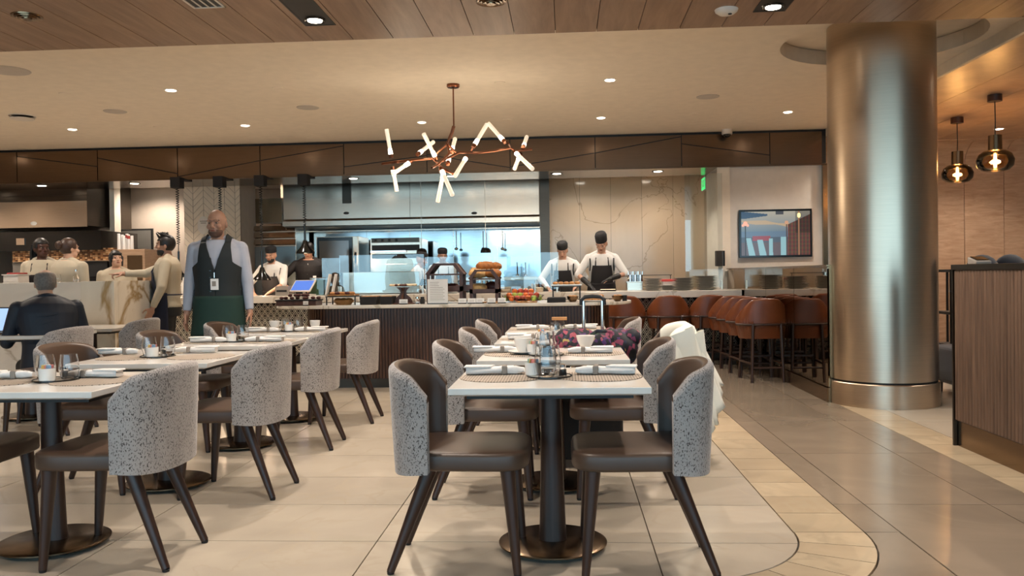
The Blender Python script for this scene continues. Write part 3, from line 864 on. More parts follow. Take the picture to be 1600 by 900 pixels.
for k in (2, 3):
    rollr(MXC - .20, rows_mid[k] - .06, .03, 'at the left seat of the ' + midn[k]); rollr(MXC + .19, rows_mid[k] - .05, PI - .04, 'at the right seat of the ' + midn[k])
roll(10, 592, .2, 'at the left seat of the frontmost table of the left row'); roll(148, 590, PI - .05, 'at the right seat of the frontmost table of the left row')
roll(188, 554, .0, 'at the left seat of the second table of the left row'); roll(307, 551, PI + .05, 'at the right seat of the second table of the left row')
for k in (2, 3):
    rollr(LXC - .20, rows_left[k] - .06, .0, 'at the left seat of the ' + leftn[k]); rollr(LXC + .20, rows_left[k] - .05, PI, 'at the right seat of the ' + leftn[k])
# glasses
tum_me = MB().lathe([(.0001, .002), (.030, .001), (.034, .006), (.043, .04), (.0425, .06), (.035, .112), (.0335, .112), (.041, .06), (.0415, .04), (.033, .012), (.0001, .010)], n=32).mesh('tumbler', 'clear_glass', True)
TG = 'stemless water glasses'
def tumbler(x, y, z, lb, s=1.0, name='water_glass'):
    o = pobj(name, tum_me, None, (x, y, z), 0, (s, s, s)); tag(o, 'clear stemless water glass ' + lb, 'glass', TG); return o
tray_me = None
def make_tray():
    t = thing('coaster_tray', 'x', 'tray')
    MB().lathe([(0.0001, 0), (.092, 0), (.1, .003), (.1, .008), (.096, .009), (.094, .004), (0.0001, .004)], n=44).build('rim', 'gloss_black', t, smooth=True)
    MB().lathe([(0.0001, .0042), (.092, .0042), (.092, .006), (0.0001, .006)], n=40).build('plate', 'table_stone', t)
    return t
TR = Series(make_tray())
def make_sugar():
    t = thing('sugar_cup', 'x', 'cup')
    MB().lathe([(.0001, .0), (.032, 0), (.036, .004), (.038, .06), (.0355, .06), (.034, .008), (.0001, .006)], n=28).build('cup', 'china', t, smooth=True)
    for k, c in enumerate(['#d98c86', '#e8e4da', '#9fc0b8', '#e2c77a', '#d98c86', '#8fb0c8']):
        plain('sachet' + c[1:], c, .7)
        a = k * 1.05
        MB().box((.014 * math.cos(a), .014 * math.sin(a), .052), (.028, .003, .048), rz=a + .8, rx=.15 * math.cos(a)).build('sugar_packet', 'sachet' + c[1:], t)
    return t
SU = Series(make_sugar())
def make_candle():
    t = thing('salt_shaker', 'x', 'shaker')
    MB().lathe([(.0001, 0), (.016, 0), (.018, .004), (.014, .04), (.0001, .042)], n=18).build('jar', 'clear_glass', t, smooth=True)
    MB().lathe([(.0001, .003), (.0125, .003), (.011, .028), (.0001, .028)], n=14).build('salt', 'paper', t)
    MB().lathe([(.0145, .038), (.0145, .05), (.0001, .054)], n=16).build('lid', 'chrome', t, smooth=True)
    return t
SS = Series(make_candle())
def cluster(cx, cy, n_, ang=0.0, s=1.0):
    TR.put((cx, cy, .7508), 0, 'thin black rimmed round tray with the glasses on the ' + n_, 'round trays')
    z = .7572; ca, sa = math.cos(ang), math.sin(ang)
    pos = lambda u, v: (cx + u * ca - v * sa, cy + u * sa + v * ca)
    x, y = pos(-.052, .0); tumbler(x, y, z, 'on the near left of the tray on the ' + n_, s)
    x, y = pos(.054, .014); tumbler(x, y, z, 'on the far right of the tray on the ' + n_, s)
    x, y = pos(.002, -.064) if abs(ang) < .5 else pos(-.006, .074); SU.put((x, y, z), .4, 'white cup of coloured sugar packets on the ' + n_, 'sugar cups', (.95, .95, .95))
    x, y = pos(.0, .062 if abs(ang) < .5 else -.062); SS.put((x, y, z), 0, 'small salt shaker with chrome lid on the ' + n_, 'salt shakers')
mp = tl(858, 591)
cluster(mp.x, mp.y + .06, midn[0], PI / 2 - .3, 1.15)
p = tl(853, 556); cluster(p.x, p.y + .05, midn[1], PI / 2 - .35, 1.1)
for k, ((px, py), n_) in enumerate(zip([(56, 598), (238, 557), (371, 531), (455, 516)], leftn)):
    p = tl(px, py); cluster(p.x + .04, rows_left[k] + .02, n_, -.05)
# coffee cups
def make_cup(saucer=True):
    t = thing('coffee_cup', 'x', 'cup')
    z0 = .012 if saucer else 0
    MB().lathe([(.0001, z0), (.026, z0), (.028, z0 + .004), (.042, z0 + .035), (.047, z0 + .068), (.0445, z0 + .068), (.039, z0 + .035), (.024, z0 + .008), (.0001, z0 + .007)], n=32).build('bowl', 'china', t, smooth=True)
    MB().tube([(.043, 0, z0 + .055), (.062, 0, z0 + .058), (.068, 0, z0 + .042), (.058, 0, z0 + .026), (.036, 0, z0 + .022)], .0045, 8).build('handle', 'china', t, smooth=True)
    if saucer: MB().lathe([(.0001, .002), (.035, .001), (.045, .004), (.078, .014), (.078, .017), (.045, .0085), (.0001, .007)], n=36).build('saucer', 'china', t, smooth=True)
    return t
c1 = make_cup(); p = tl(813, 552); c1.location = (p.x + .02, p.y - .05, .7536); c1.rotation_euler.z = .4; c1['label'] = 'white coffee cup on a saucer, left on the second centre table'; c1['group'] = 'white coffee cups'; c1.scale = (1.12, 1.12, 1.12)
for px, py, lb, rz in [(423, 517, 'white coffee cup on a saucer on the rearmost left table', .9), (502, 513, 'white coffee cup on a saucer at the right end of the rearmost left table', 2.0)]:
    p = tl(px, py); dup(c1, (p.x, 7.12, .7536), rz, lb, 'white coffee cups', (1, 1, 1))
p = tl(915, 545)
o = MB().lathe([(.0001, 0), (.026, 0), (.028, .006), (.05, .05), (.058, .08), (.055, .08), (.046, .05), (.022, .01), (.0001, .008)], n=36).build('white_bowl', 'china', None, smooth=True, loc=(p.x, p.y - .02, .7536)); tag(o, 'tall white bowl at the back right of the second centre table', 'bowl')
# menu blocks and salt on the far centre tables
for px, py, lb in [(872, 506, 'small wooden topped glass lantern on the rearmost centre table')]:
    t = thing('table_lantern', lb, 'lantern', (MXC + .02, 6.72, .7508))
    MB().lathe([(.04, 0), (.045, .01), (.045, .06), (.035, .08), (.033, .08), (.042, .06), (.042, .01), (.0001, .006)], n=24).build('jar', 'clear_glass', t, smooth=True)
    MB().b2(-.062, .062, -.04, .04, .082, .105).build('lid', 'board_wood', t, bevel=.004)
    MB().lathe([(.0001, .008), (.02, .008), (.02, .04), (.0001, .042)], n=16).build('candle', 'paper', t)
for px, py, n_ in [(812, 528, midn[2])]:
    SU.put((MXC - .1, 5.76, .7508), 0, 'white cup of sugar packets on the ' + n_, 'sugar cups')
tumbler(MXC + .0, 5.84, .7508, 'in the middle of the third centre table')
# ================================================================== BAR STOOLS (face +y)
def make_stool():
    t = thing('bar_stool', 'x', 'stool')
    def sp(th, z, off):
        k = 1.0 if z < .66 else 1 - .24 * ((z - .66) / .24) ** 1.3
        kb = .86 + .14 * max(0, min(1, (z - .46) / .15))
        a, b = .225 * kb - off, .285 * k * kb - off
        c, sn = max(0, math.cos(th)), abs(math.sin(th))
        return (math.copysign(b * sn ** .8, th), -.03 - a * c ** .7 - (.03 * (z - .6) if z > .6 else 0))
    NT, NZ = 64, 12
    th = [(-PI / 2) + PI * i / NT for i in range(NT + 1)]
    O = []; I = []
    for i, a in enumerate(th):
        s_ = abs(a) / (PI / 2); zt = .885 - .02 * s_ - .19 * max(0, (s_ - .35) / .65) ** 1.5
        pl = .0035 * math.cos(i * PI) * (1 if s_ < .8 else 0)
        ro = []; ri = []
        for j in range(NZ + 1):
            z = .47 + (zt - .47) * j / NZ
            q = pl * max(0, 1 - abs(z - .62) / .2)
            ro.append((*sp(a, z, q), z)); ri.append((*sp(a, z, .045), z))
        O.append(ro); I.append(ri)
    full = []
    for i in range(NT + 1):
        o, n_ = Vector(O[i][NZ]), Vector(I[i][NZ]); c = (o + n_) / 2; h = (o - n_) / 2
        row = list(O[i]) + [tuple(c + h * math.cos(PI * q / 5) + Vector((0, 0, .022 * math.sin(PI * q / 5)))) for q in range(1, 5)] + list(reversed(I[i]))
        full.append(row)
    m = MB().grid(full); L = len(full[0])
    m._add(full[0], [tuple(range(L))]); m._add(full[-1], [tuple(range(L))]); m.grid([[O[i][0], I[i][0]] for i in range(NT + 1)])
    m.build('backrest', 'caramel_leather', t, smooth=50)
    MB().slab(superell(.235, .19, 36, 3, 0, .0), [(.50, .02), (.52, 0), (.60, 0), (.62, .02), (.628, .06), (.63, .12)]).build('seat', 'caramel_leather', t, smooth=50)
    rail = []
    for i in range(25):
        a = (-PI / 2 + PI * i / 24) * .86; x, y_ = sp(a, .625, -.014); rail.append((x, y_, .625))
    MB().tube(rail, .013, 10).build('back_rail', 'dark_wood', t, smooth=True)
    for s_ in (-1, 1):
        MB().cyl((s_ * .15, -.255, .63), (s_ * .17, -.27, 0), .019, .014, 14).build('leg', 'dark_wood', t, smooth=True)
        MB().cyl((s_ * .17, .13, .51), (s_ * .19, .19, 0), .02, .014, 14).build('leg', 'dark_wood', t, smooth=True)
        MB().cyl((s_ * .165, -.265, .20), (s_ * .185, .17, .20), .012, n=10).build('stretcher', 'dark_wood', t, smooth=True)
    MB().b2(-.185, .185, .155, .185, .235, .26).build('foot_rest', 'dark_wood', t, bevel=.004)
    MB().cyl((-.165, -.268, .16), (.165, -.268, .16), .012, n=10).build('stretcher', 'dark_wood', t, smooth=True)
    return t
ST = Series(make_stool())
SG = 'caramel leather bar stools'
for px, lb in [(975, 'caramel leather bar stool half hidden by the round end of the buffet'), (1043, 'caramel leather bar stool centred between the white coat and the plates on the bar'), (1108, 'caramel leather bar stool third along the bar, touching the turned row')]:
    x = at(px, 500, 11.2).x; ST.put((x, 11.2, 0), 0, lb, SG)
for k, (x, y, lb) in enumerate([(2.15, 9.36, 'nearest caramel bar stool of the row along the mirrored partition'), (2.13, 9.82, 'second nearest bar stool of the row along the mirrored partition'), (2.11, 10.28, 'third nearest bar stool of the row along the mirrored partition'), (2.09, 10.74, 'farthest bar stool of the row along the mirrored partition')]):
    ST.put((x, y, 0), .05, lb, SG)
# ================================================================== BUFFET ISLAND
def rrect(x0, x1, y0, y1, r, n=10):
    out = []
    for cx, cy, a0 in ((x1 - r, y0 + r, -PI / 2), (x1 - r, y1 - r, 0), (x0 + r, y1 - r, PI / 2), (x0 + r, y0 + r, PI)):
        for i in range(n + 1):
            a = a0 + PI / 2 * i / n; out.append((cx + r * math.cos(a), cy + r * math.sin(a)))
    return out
BX0, BX1 = at(437, 480, 9.2).x, at(986, 478, 9.2).x
bf = thing('buffet_island', 'long buffet counter with a pale stone top and dark slatted front', 'counter', ((BX0 + BX1) / 2, 9.2, 0))
cx = (BX0 + BX1) / 2
top = rrect(BX0 - cx, BX1 - cx, -.52, .52, .50, 12)
MB().slab(top, [(.872, .012), (.88, 0), (.9, 0), (.905, .004)]).build('countertop', 'counter_stone', bf, smooth=True)
b0, b1 = at(476, 520, 8.95).x - cx, at(951, 520, 8.95).x - cx
body = rrect(b0, b1, -.32, .40, .28, 10)
MB().prism(body, .1, .872).build('body', 'dark_wood', bf)
MB().slab(rrect(b0 + .05, b1 - .05, -.27, .35, .25, 10), [(0, 0), (.1, 0)]).build('toe_kick', 'dark_steel', bf)
sl = MB()
# slats around the perimeter
per = []; L_ = 0
for i in range(len(body)):
    a, b = Vector((*body[i - 1], 0)), Vector((*body[i], 0)); per.append((L_, a, b, (b - a).length)); L_ += (b - a).length
n = int(L_ / .034)
for k in range(n):
    s_ = k * L_ / n
    for l0, a, b, ln in per:
        if l0 <= s_ < l0 + ln and ln > 1e-6:
            p = a + (b - a) * ((s_ - l0) / ln); d = (b - a).normalized(); nrm = Vector((d.y, -d.x, 0))
            q = p + nrm * .008; sl.box((q.x, q.y, .49), (.02, .018, .76), rz=math.atan2(d.y, d.x)); break
sl.build('slats', 'slat_wood', bf)['kind'] = 'stuff'
# ================================================================== THE BAR WITH DIAMOND TILES
br = thing('bar_counter', 'long pale stone bar with a black and white diamond tiled front', 'counter', (0, 11.3, 0))
MB().b2(-6.6, 2.36, 0, .85, .865, .957).build('countertop', 'counter_stone', br, bevel=.004)
MB().b2(-6.5, 2.34, .26, .75, .1, .865).build('body', 'soft_black', br)
MB().b2(-6.5, 2.34, .32, .7, 0, .1).build('toe_kick', 'dark_steel', br)
plain('diamond_white', '#d9d2c2', .35); plain('diamond_black', '#17130f', .4)
dm = MB(); dw, dh = .088, .128
for i in range(int((2.34 + 6.5) / dw)):
    for j in range(7):
        for o_ in (0, 1):
            cxx = -6.5 + dw * (i + .5 + o_ * .5); cz = .1 + dh * (j + .5 + o_ * .5)
            if cz > .865 - dh * .5 + .02 or cxx > 2.3: continue
            y = .252
            for R0, R1 in ((.485, .425), (.27, .20)):
                if o_ and R1 < .2: continue
                a, b = dw * R0, dh * R0; c, d = dw * R1, dh * R1
                o4 = [(cxx + a, y, cz), (cxx, y, cz + b), (cxx - a, y, cz), (cxx, y, cz - b)]; i4 = [(cxx + c, y, cz), (cxx, y, cz + d), (cxx - c, y, cz), (cxx, y, cz - d)]
                dm._add(o4 + i4, [(k, (k + 1) % 4, 4 + (k + 1) % 4, 4 + k) for k in range(4)])
o = dm.build('diamond_tiles', 'diamond_white', br); o['kind'] = 'stuff'
so = o.modifiers.new('thickness', 'SOLIDIFY'); so.thickness = .006
# ================================================================== MARBLE DIVIDER
d1 = at(178, 440, 8.45).x; d0 = at(126, 440, 8.45).x
dv = thing('marble_divider', 'half height marble divider with gold brown veins behind the seated man', 'partition', (d1, 8.45, 0))
MB().b2(d0 - d1, 0, 0, .08, 0, 1.205).build('end_panel', 'vein_marble', dv, bevel=.003)
MB().b2(-2.6, d0 - d1 - .005, .06, .14, 0, 1.20).build('long_panel', 'counter_stone', dv, bevel=.003)
MB().b2(-.06, 0, .08, 1.0, 0, 1.205).build('side_panel', 'vein_marble', dv, bevel=.003)
# ================================================================== RIGHT CABINET
cb = thing('service_cabinet', 'tall reeded wood service cabinet cut by the right edge', 'cabinet', (2.62, 5.80, 0))
MB().b2(0.015, .62, -4.0, 0, .17, 1.19).build('body', 'dark_wood', cb)
MB().b2(-.01, .66, -4.03, .02, 1.19, 1.225).build('top', 'dark_steel', cb, bevel=.003)
MB().b2(.02, .6, -4.0, -.01, 0, .17).build('toe_kick', 'bronze', cb)
MB().b2(-.006, .63, .0, .018, 0, 1.19).build('end_frame', 'dark_steel', cb)
rp = MB().slab([(-.0, -.0185), (-.012, -.0185), (-.016, -.012), (-.018, 0), (-.016, .012), (-.012, .0185), (0, .0185)], [(.18, 0), (1.185, 0)]).mesh('board', 'cabinet_wood')
for k in range(95): pobj('board', rp, cb, (.016, -.025 - k * .0395, 0))
# sofa beyond
plain('navy_velvet', '#1f2a3a', .7, var=.15, sheen=.4)
sx0 = at(1519, 400, 7.6).x
sfa = thing('tufted_sofa', 'dark blue tufted sofa back showing above the cabinet', 'sofa', (sx0, 7.6, 0))
m = MB()
for k in range(9): m.ball((.13 + k * .24, .09, 1.16), (.15, .10, .16), 14, 9)
m.build('back_cushion', 'navy_velvet', sfa, smooth=True)
MB().b2(0, 2.1, .0, .2, .1, 1.2).build('back_frame', 'navy_velvet', sfa, bevel=.05, seg=4)
MB().b2(0, 2.1, .15, .85, .1, .46).build('seat', 'navy_velvet', sfa, bevel=.05, seg=4)
for x, y in ((.06, .06), (2.0, .06), (.06, .78), (2.0, .78)): MB().cyl((x, y, .11), (x, y, 0), .025, .018, 12).build('leg', 'dark_wood', sfa)
# till on a stand behind the cabinet
x = at(1491, 405, 6.1).x
rg = thing('payment_terminal', 'grey payment terminal on the left corner of the cabinet', 'terminal', (x, 5.74, 1.225))
MB().extr([(-.05, -.06, 0), (-.05, .06, 0), (-.05, .06, .05), (-.05, -.06, .02)], (.1, 0, 0)).build('body', 'band_grey', rg, bevel=.005)
MB().box((0, .0, .04), (.08, .09, .004), rx=.245).build('screen', 'gloss_black', rg)
cu = at(1473, 500, 9.4)
ct = thing('service_trolley', 'narrow black trolley seen in the gap between the column and the cabinet', 'trolley', (cu.x, 9.4, 0))
for dx, dy in ((0, -.2), (0, .2), (.14, -.2), (.14, .2)):
    MB().cyl((dx, dy, .07), (dx, dy, 1.19), .014, n=10).build('post', 'black', ct)
    MB().cyl((dx, dy - .012, .035), (dx, dy + .012, .035), .035, n=16).build('wheel', 'rubber', ct)
for z in (.35, .7, 1.16): MB().b2(0, .14, -.2, .2, z, z + .03).build('shelf', 'black', ct, bevel=.004)
for z in (.33, .95): MB().b2(-.03, .03, -.235, -.215, z, z + .015).build('handle', 'chrome', ct)
# ================================================================== KITCHEN
def tb(name, label, cat, px0, px1, py0, py1, Y, depth, mat, child='body', z0=None, z1=None, bevel=.004, group=None):
    """box whose front face fills the given frame at distance Y; returns the thing at its base"""
    a, b = at(px0, py1, Y), at(px1, py0, Y)
    m0 = a.z if z0 is None else z0; m1 = b.z if z1 is None else z1
    t = thing(name, label, cat, ((a.x + b.x) / 2, Y, m0), 0, group)
    w_ = b.x - a.x
    MB().b2(-w_ / 2, w_ / 2, 0, depth, 0, m1 - m0).build(child, mat, t, bevel=bevel)
    t['_w'] = w_; t['_h'] = m1 - m0
    return t, w_, m1 - m0
# back splash wall of mirror steel panels behind the cooking line
s0, s1 = at(440, 400, 15.1).x, at(846, 400, 15.1).x
bs = struct(MB().b2(s0, s1, 15.12, 15.2, 0, 2.95).build('wall_cooking', 'steel'))
k = 6
for i in range(k):
    u0, u1 = s0 + (s1 - s0) * i / k, s0 + (s1 - s0) * (i + 1) / k
    MB().b2(u0 + .004, u1 - .004, 15.10, 15.12, .9, 2.1).build('steel_panel', 'mirror_steel', bs)
# long hood
a, b = at(443, 350, 14.1), at(843, 350, 14.1)
hz = at(640, 352, 14.1).z
hd = thing('extractor_hood', 'long brushed steel extractor hood over the cooking line', 'hood', ((a.x + b.x) / 2, 14.1, hz))
w_ = b.x - a.x
for i in range(2):
    u0 = -w_ / 2 + w_ * i / 2
    MB().b2(u0 + .003, u0 + w_ / 2 - .003, 0, .9, .12, 2.97 - hz).build('hood_panel', 'steel', hd)
MB().extr([(-w_ / 2 - .0, -.05, .02), (-w_ / 2, -.05, .10), (-w_ / 2, .0, .14), (-w_ / 2, .9, .14), (-w_ / 2, .9, .02)], (w_, 0, 0)).build('lip', 'steel', hd)
MB().b2(-w_ / 2 + .03, w_ / 2 - .03, -.0, .88, 0, .02).build('filter_bank', 'dark_steel', hd)
for px in (541, 741):
    x = at(px, 333, 14.1).x - hd.location.x; z = at(px, 333, 14.1).z - hz
    MB().lathe([(.0001, -.004), (.045, -.004), (.05, 0)], n=20, sy=.45).build('maker_badge', 'black', hd)
    o = bpy.context.scene.objects[-1] if False else hd.children[-1]
    o.location = (x, -.002, z); o.rotation_euler = (PI / 2, 0, 0)
MB().b2(at(535, 300, 14.1).x - hd.location.x, at(549, 300, 14.1).x - hd.location.x, -.02, 0, at(540, 318, 14.1).z - hz, 2.95 - hz).build('conduit', 'dark_steel', hd)
# shelf strip of gilt reflections under the hood
t, w_, h_ = tb('wall_shelf', 'steel wall shelf running under the long hood', 'shelf', 470, 843, 356, 361, 14.8, .3, 'steel')
for k, px in enumerate((713, 755, 785)):
    p = at(px, 362, 14.8); q = at(px, 388, 14.8)
    u = thing('ladle', '%s long ladle from the left hanging under the hood shelf' % ORD[k], 'ladle', (p.x, 14.78, q.z), 0, 'hanging ladles')
    MB().cyl((0, 0, 0), (0, 0, p.z - q.z + .01), .008, n=8).build('handle', 'steel', u)
    MB().ball((0, -.02, -.01), (.035, .035, .025), 12, 8).build('bowl', 'steel', u, smooth=True)
# tall fridge with louvres, cupboard above
t, w_, h_ = tb('steel_cupboard', 'bronze tinted steel cupboard between the tiled pier and the hood', 'cupboard', 378, 441, 309, 350, 14.3, .6, 'steel')
for s_ in (-1, 1): MB().b2(s_ * w_ / 4 - w_ / 4 + .006, s_ * w_ / 4 + w_ / 4 - .006, -.02, 0, .01, h_ - .01).build('door', 'bronze', t, bevel=.003)
t, w_, h_ = tb('refrigerator', 'tall steel refrigerator with three louvres over its doors', 'refrigerator', 400, 462, 352, 470, 14.2, .75, 'steel', z0=0)
zz = [at(400, y, 14.2).z for y in (353, 363, 374, 385)]
for i in range(3): MB().extr([(-w_ / 2, -.01, zz[i + 1] + .012), (-w_ / 2, -.05, zz[i + 1] + .03), (-w_ / 2, -.02, zz[i] - .008), (-w_ / 2, 0, zz[i] - .008)], (w_, 0, 0)).build('louvre', 'steel', t)
for s_ in (-1, 1):
    d = MB().b2(s_ * w_ / 4 - w_ / 4 + .006, s_ * w_ / 4 + w_ / 4 - .006, -.03, 0, .1, zz[3] - .01).build('door', 'mirror_steel', t, bevel=.004)
    MB().cyl((s_ * .05, -.06, .9), (s_ * .05, -.06, 1.4), .012, n=10).build('handle', 'black', d)
# combi oven on a stand
t, w_, h_ = tb('combi_oven', 'steel combination oven with a dark glass door', 'oven', 496, 560, 369, 470, 14.0, .75, 'steel', z0=.0)
zt = at(520, 369, 14.0).z; zb = at(520, 432, 14.0).z
d = MB().b2(-w_ / 2 + .02, w_ / 2 - .10, -.03, 0, zb, zt - .02).build('door', 'gloss_black', t, bevel=.004)
plain('oven_window', '#6e6a64', .08, coat=.5)
MB().b2(-w_ / 2 + .06, w_ / 2 - .16, -.036, -.03, zb + .06, zt - .08).build('window', 'oven_window', d)
MB().b2(w_ / 2 - .085, w_ / 2 - .01, -.028, 0, zb, zt - .02).build('control_panel', 'steel', t)
MB().cyl((w_ / 2 - .05, -.06, (zb + zt) / 2 - .12), (w_ / 2 - .05, -.06, (zb + zt) / 2 + .06), .014, n=10).build('handle', 'black', t)
t, w_, h_ = tb('deck_grill', 'steel double grill with open slots beside the combination oven', 'grill', 580, 658, 372, 470, 14.1, .7, 'steel', z0=0)
za, zb_, zc, zd = [at(600, y, 14.1).z for y in (383, 392, 397, 404)]
MB().b2(-w_ / 2 + .03, w_ / 2 - .03, -.01, 0, zb_, za).build('slot', 'black', t); MB().b2(-w_ / 2 + .03, w_ / 2 - .03, -.01, 0, zd, zc).build('slot', 'black', t)
MB().b2(-w_ / 2 + .03, w_ / 2 - .25, -.12, -.02, zb_ - .03, zb_).build('tray', 'chrome', t); MB().b2(-w_ / 2 + .03, w_ / 2 - .03, -.03, 0, za + .04, za + .12).build('control_panel', 'dark_steel', t)
for k in range(4): MB().cyl((-w_ / 2 + .1 + k * .12, -.05, za + .08), (-w_ / 2 + .1 + k * .12, -.02, za + .08), .022, n=14).build('knob', 'black', t)
t, w_, h_ = tb('steel_chimney', 'sloping steel chimney hood low in front of the grill', 'hood', 596, 648, 412, 425, 13.9, .3, 'steel')
# work tables behind
t, w_, h_ = tb('work_table', 'long steel work table against the mirror steel wall', 'table', 660, 846, 432, 440, 14.2, .8, 'steel', 'top', bevel=.003)
for dx in (-w_ / 2 + .1, 0, w_ / 2 - .1):
    for dy in (.05, .75): MB().cyl((dx, dy, -t.location.z), (dx, dy, 0), .02, n=10).build('leg', 'steel', t)
for k, px in enumerate((808, 821)):
    p = at(px, 432, 14.3); u = thing('table_tap', 'black tap, %s of two on the rear work table' % ('left' if k == 0 else 'right'), 'tap', (p.x, 14.4, p.z + .01), 0, 'rear taps')
    MB().tube([(0, 0, 0), (0, 0, .18), (0, -.03, .23), (0, -.07, .23), (0, -.09, .19)], .011, 10).build('spout', 'black', u, smooth=True); MB().lathe([(.03, 0), (.03, .02), (.02, .03)], n=14).build('base', 'steel', u)
# low steel shield and its ledge on the back of the bar
t, w_, h_ = tb('steel_shield', 'low brushed steel shield standing behind the bar', 'shield', 536, 655, 424, 457, 12.0, .02, 'steel', z0=.957)
MB().b2(-w_ / 2, w_ / 2, -.08, .1, 0, .012).build('foot_flange', 'dark_steel', t)
# sneeze guards
for px0, px1, py0, Y, lb, x_ in [(504, 531, 403, 11.75, 'narrow glass screen between the tablet and the steel shield', 0), (531, 662, 397, 11.6, 'wide glass screen in front of the steel shield', 0), (665, 768, 400, 11.6, 'glass screen behind the bread display', 0), (772, 833, 400, 11.6, 'glass screen behind the fruit', 0), (834, 872, 394, 11.45, 'small clear glass screen beside the first right cook', 0)]:
    a, b = at(px0, 460, Y), at(px1, py0, Y)
    u = thing('glass_screen', lb, 'screen', ((a.x + b.x) / 2, Y, .957), 0, 'glass food screens')
    w_ = b.x - a.x
    MB().b2(-w_ / 2, w_ / 2, -.004, .004, .03, b.z - .957).build('pane', 'sneeze_glass', u)
    for s_ in (-1, 1): MB().b2(s_ * (w_ / 2 - .02) - .012, s_ * (w_ / 2 - .02) + .012, -.015, .015, 0, .12).build('clamp', 'steel', u)
# speaker and exit sign on the pilaster
p0, p1 = at(1117, 416, 12.44), at(1126, 392, 12.44)
t = thing('wall_speaker', 'small black loudspeaker on the white pilaster', 'speaker', ((p0.x + p1.x) / 2 + .02, 12.42, p0.z)); MB().b2(-.06, .06, -.12, .03, 0, p1.z - p0.z).build('cabinet', 'soft_black', t, bevel=.006); MB().b2(-.05, .05, -.126, -.12, .01, p1.z - p0.z - .01).build('grille', 'black', t)
# exit sign hanging from the kitchen ceiling, seen nearly edge on
p = at(1101, 288, 13.6)
emit('exit_green', '#2fd06a', 1.6)
t = thing('exit_sign', 'green lit exit sign by the top of the white pilaster', 'sign', (p.x, 13.6, p.z - .1), .0)
MB().b2(-.02, .02, -.17, .17, 0, .21).build('housing', 'white_paint', t, bevel=.004)
MB().b2(-.026, -.02, -.16, .16, .015, .195).build('lit_face', 'exit_green', t)
MB().cyl((0, 0, .21), (0, 0, 2.965 - (p.z - .1)), .012, n=8).build('stem', 'white_paint', t)
fc = bpy.data.curves.new('lettering', 'FONT'); fc.body = 'EXIT'; fc.size = .17; fc.extrude = .002; fc.align_x = 'CENTER'; fc.materials.append(_M['white_paint'])
fo = bpy.data.objects.new('lettering', fc); COL.objects.link(fo); lm = bpy.data.meshes.new_from_object(fo.evaluated_get(bpy.context.evaluated_depsgraph_get())); bpy.data.objects.remove(fo)
if not lm.materials: lm.materials.append(_M['white_paint'])
o = bpy.data.objects.new('lettering', lm); COL.objects.link(o); o.parent = t; o.location = (-.028, 0, .05); o.rotation_euler = (PI / 2, 0, -PI / 2)
# television
a, b = at(1155, 403, 12.46), at(1268, 326, 12.46)
W_, H_ = b.x - a.x, b.z - a.z
tv = thing('television', 'wall mounted television showing a harbour at dusk', 'television', ((a.x + b.x) / 2, 12.44, a.z))
MB().b2(-W_ / 2, W_ / 2, 0, .06, 0, H_).build('frame', 'gloss_black', tv, bevel=.004)
NXV, NYV = 200, 116
m = MB().grid([[(-W_ / 2 + .03 + (W_ - .06) * i / NXV, -.002, .03 + (H_ - .06) * j / NYV) for i in range(NXV + 1)] for j in range(NYV + 1)])
me = m.mesh('screen')
def tvcol(u, v):
    c = [.16, .24, .33]                                  # dusk sky
    if v > .55: k = (v - .55) / .45; c = [.20 + .35 * k, .27 + .22 * k, .32 + .06 * k]
    if .62 < v < .80 and abs(v - (.83 - .22 * u)) < .05 + .03 * math.sin(u * 9): c = [.62, .45, .28]
    if v > .84 and u < .38 and abs(v - .92) < .07 * (1 - u / .38) + .02: c = [.05, .10, .17]
    if v > .93 and .5 < u < .62: c = [.08, .08, .09]
    if v < .42: c = [.10, .13, .17]
    if v < .30: c = [.16, .12, .13]
    if .16 < u < .42 and .33 < v < .44: c = [.38, .08, .10]
    for x0, x1, t_ in ((.07, .14, .40), (.23, .31, .36), (.40, .455, .38), (.57, .66, .42)):
        if v < t_ and x0 + .10 * (t_ - v) * (1 if x0 < .3 else .1) < u < x1 + .16 * (t_ - v) * (1 if x0 < .3 else .1): c = [.36, .62, .66]
    if u > .68:
        e = .70 + (u - .68) * .7
        if v < e: c = [.10 + .10 * (int(u * 40) % 2), .05 + .02 * (int(v * 22) % 2), .04]
        if u > .79: c = [x * .5 for x in c] if v > .5 else c
        if .83 < u < .85: c = [.45, .20, .10]
    if abs(u - .06) < .008 and v < .72: c = [.02, .02, .02]
    if math.hypot((u - .06) * 1.6, v - .73) < .05 or math.hypot((u - .025) * 1.6, v - .69) < .03 or math.hypot((u - .095) * 1.6, v - .69) < .03: c = [.9, .6, .4]
    if math.hypot((u - .66) * 1.6, (v - .74)) < .045: c = [.8, .42, .25]
    if abs(u - .66) < .008 and v < .70: c = [.10, .05, .04]
    if math.hypot((u - .84) * 1.8, (v - .90) * .8) < .045: c = [1.6, 1.2, .7]
    return [x * .62 if x < .85 else x for x in c]
at_ = me.color_attributes.new('picture', 'FLOAT_COLOR', 'POINT')
for i, vtx in enumerate(me.vertices):
    u = (vtx.co.x + W_ / 2 - .03) / (W_ - .06); v = (vtx.co.z - .03) / (H_ - .06); at_.data[i].color = (*tvcol(u, v), 1)
sm, n, b_ = _new('screen_picture'); vc = n.nodes.new('ShaderNodeVertexColor'); vc.layer_name = 'picture'
b_.inputs['Base Color'].default_value = (.01, .01, .01, 1); b_.inputs['Roughness'].default_value = .15; n.links.new(vc.outputs[0], b_.inputs['Emission Color']); b_.inputs['Emission Strength'].default_value = 1.0
me.materials.append(sm); pobj('screen', me, tv)
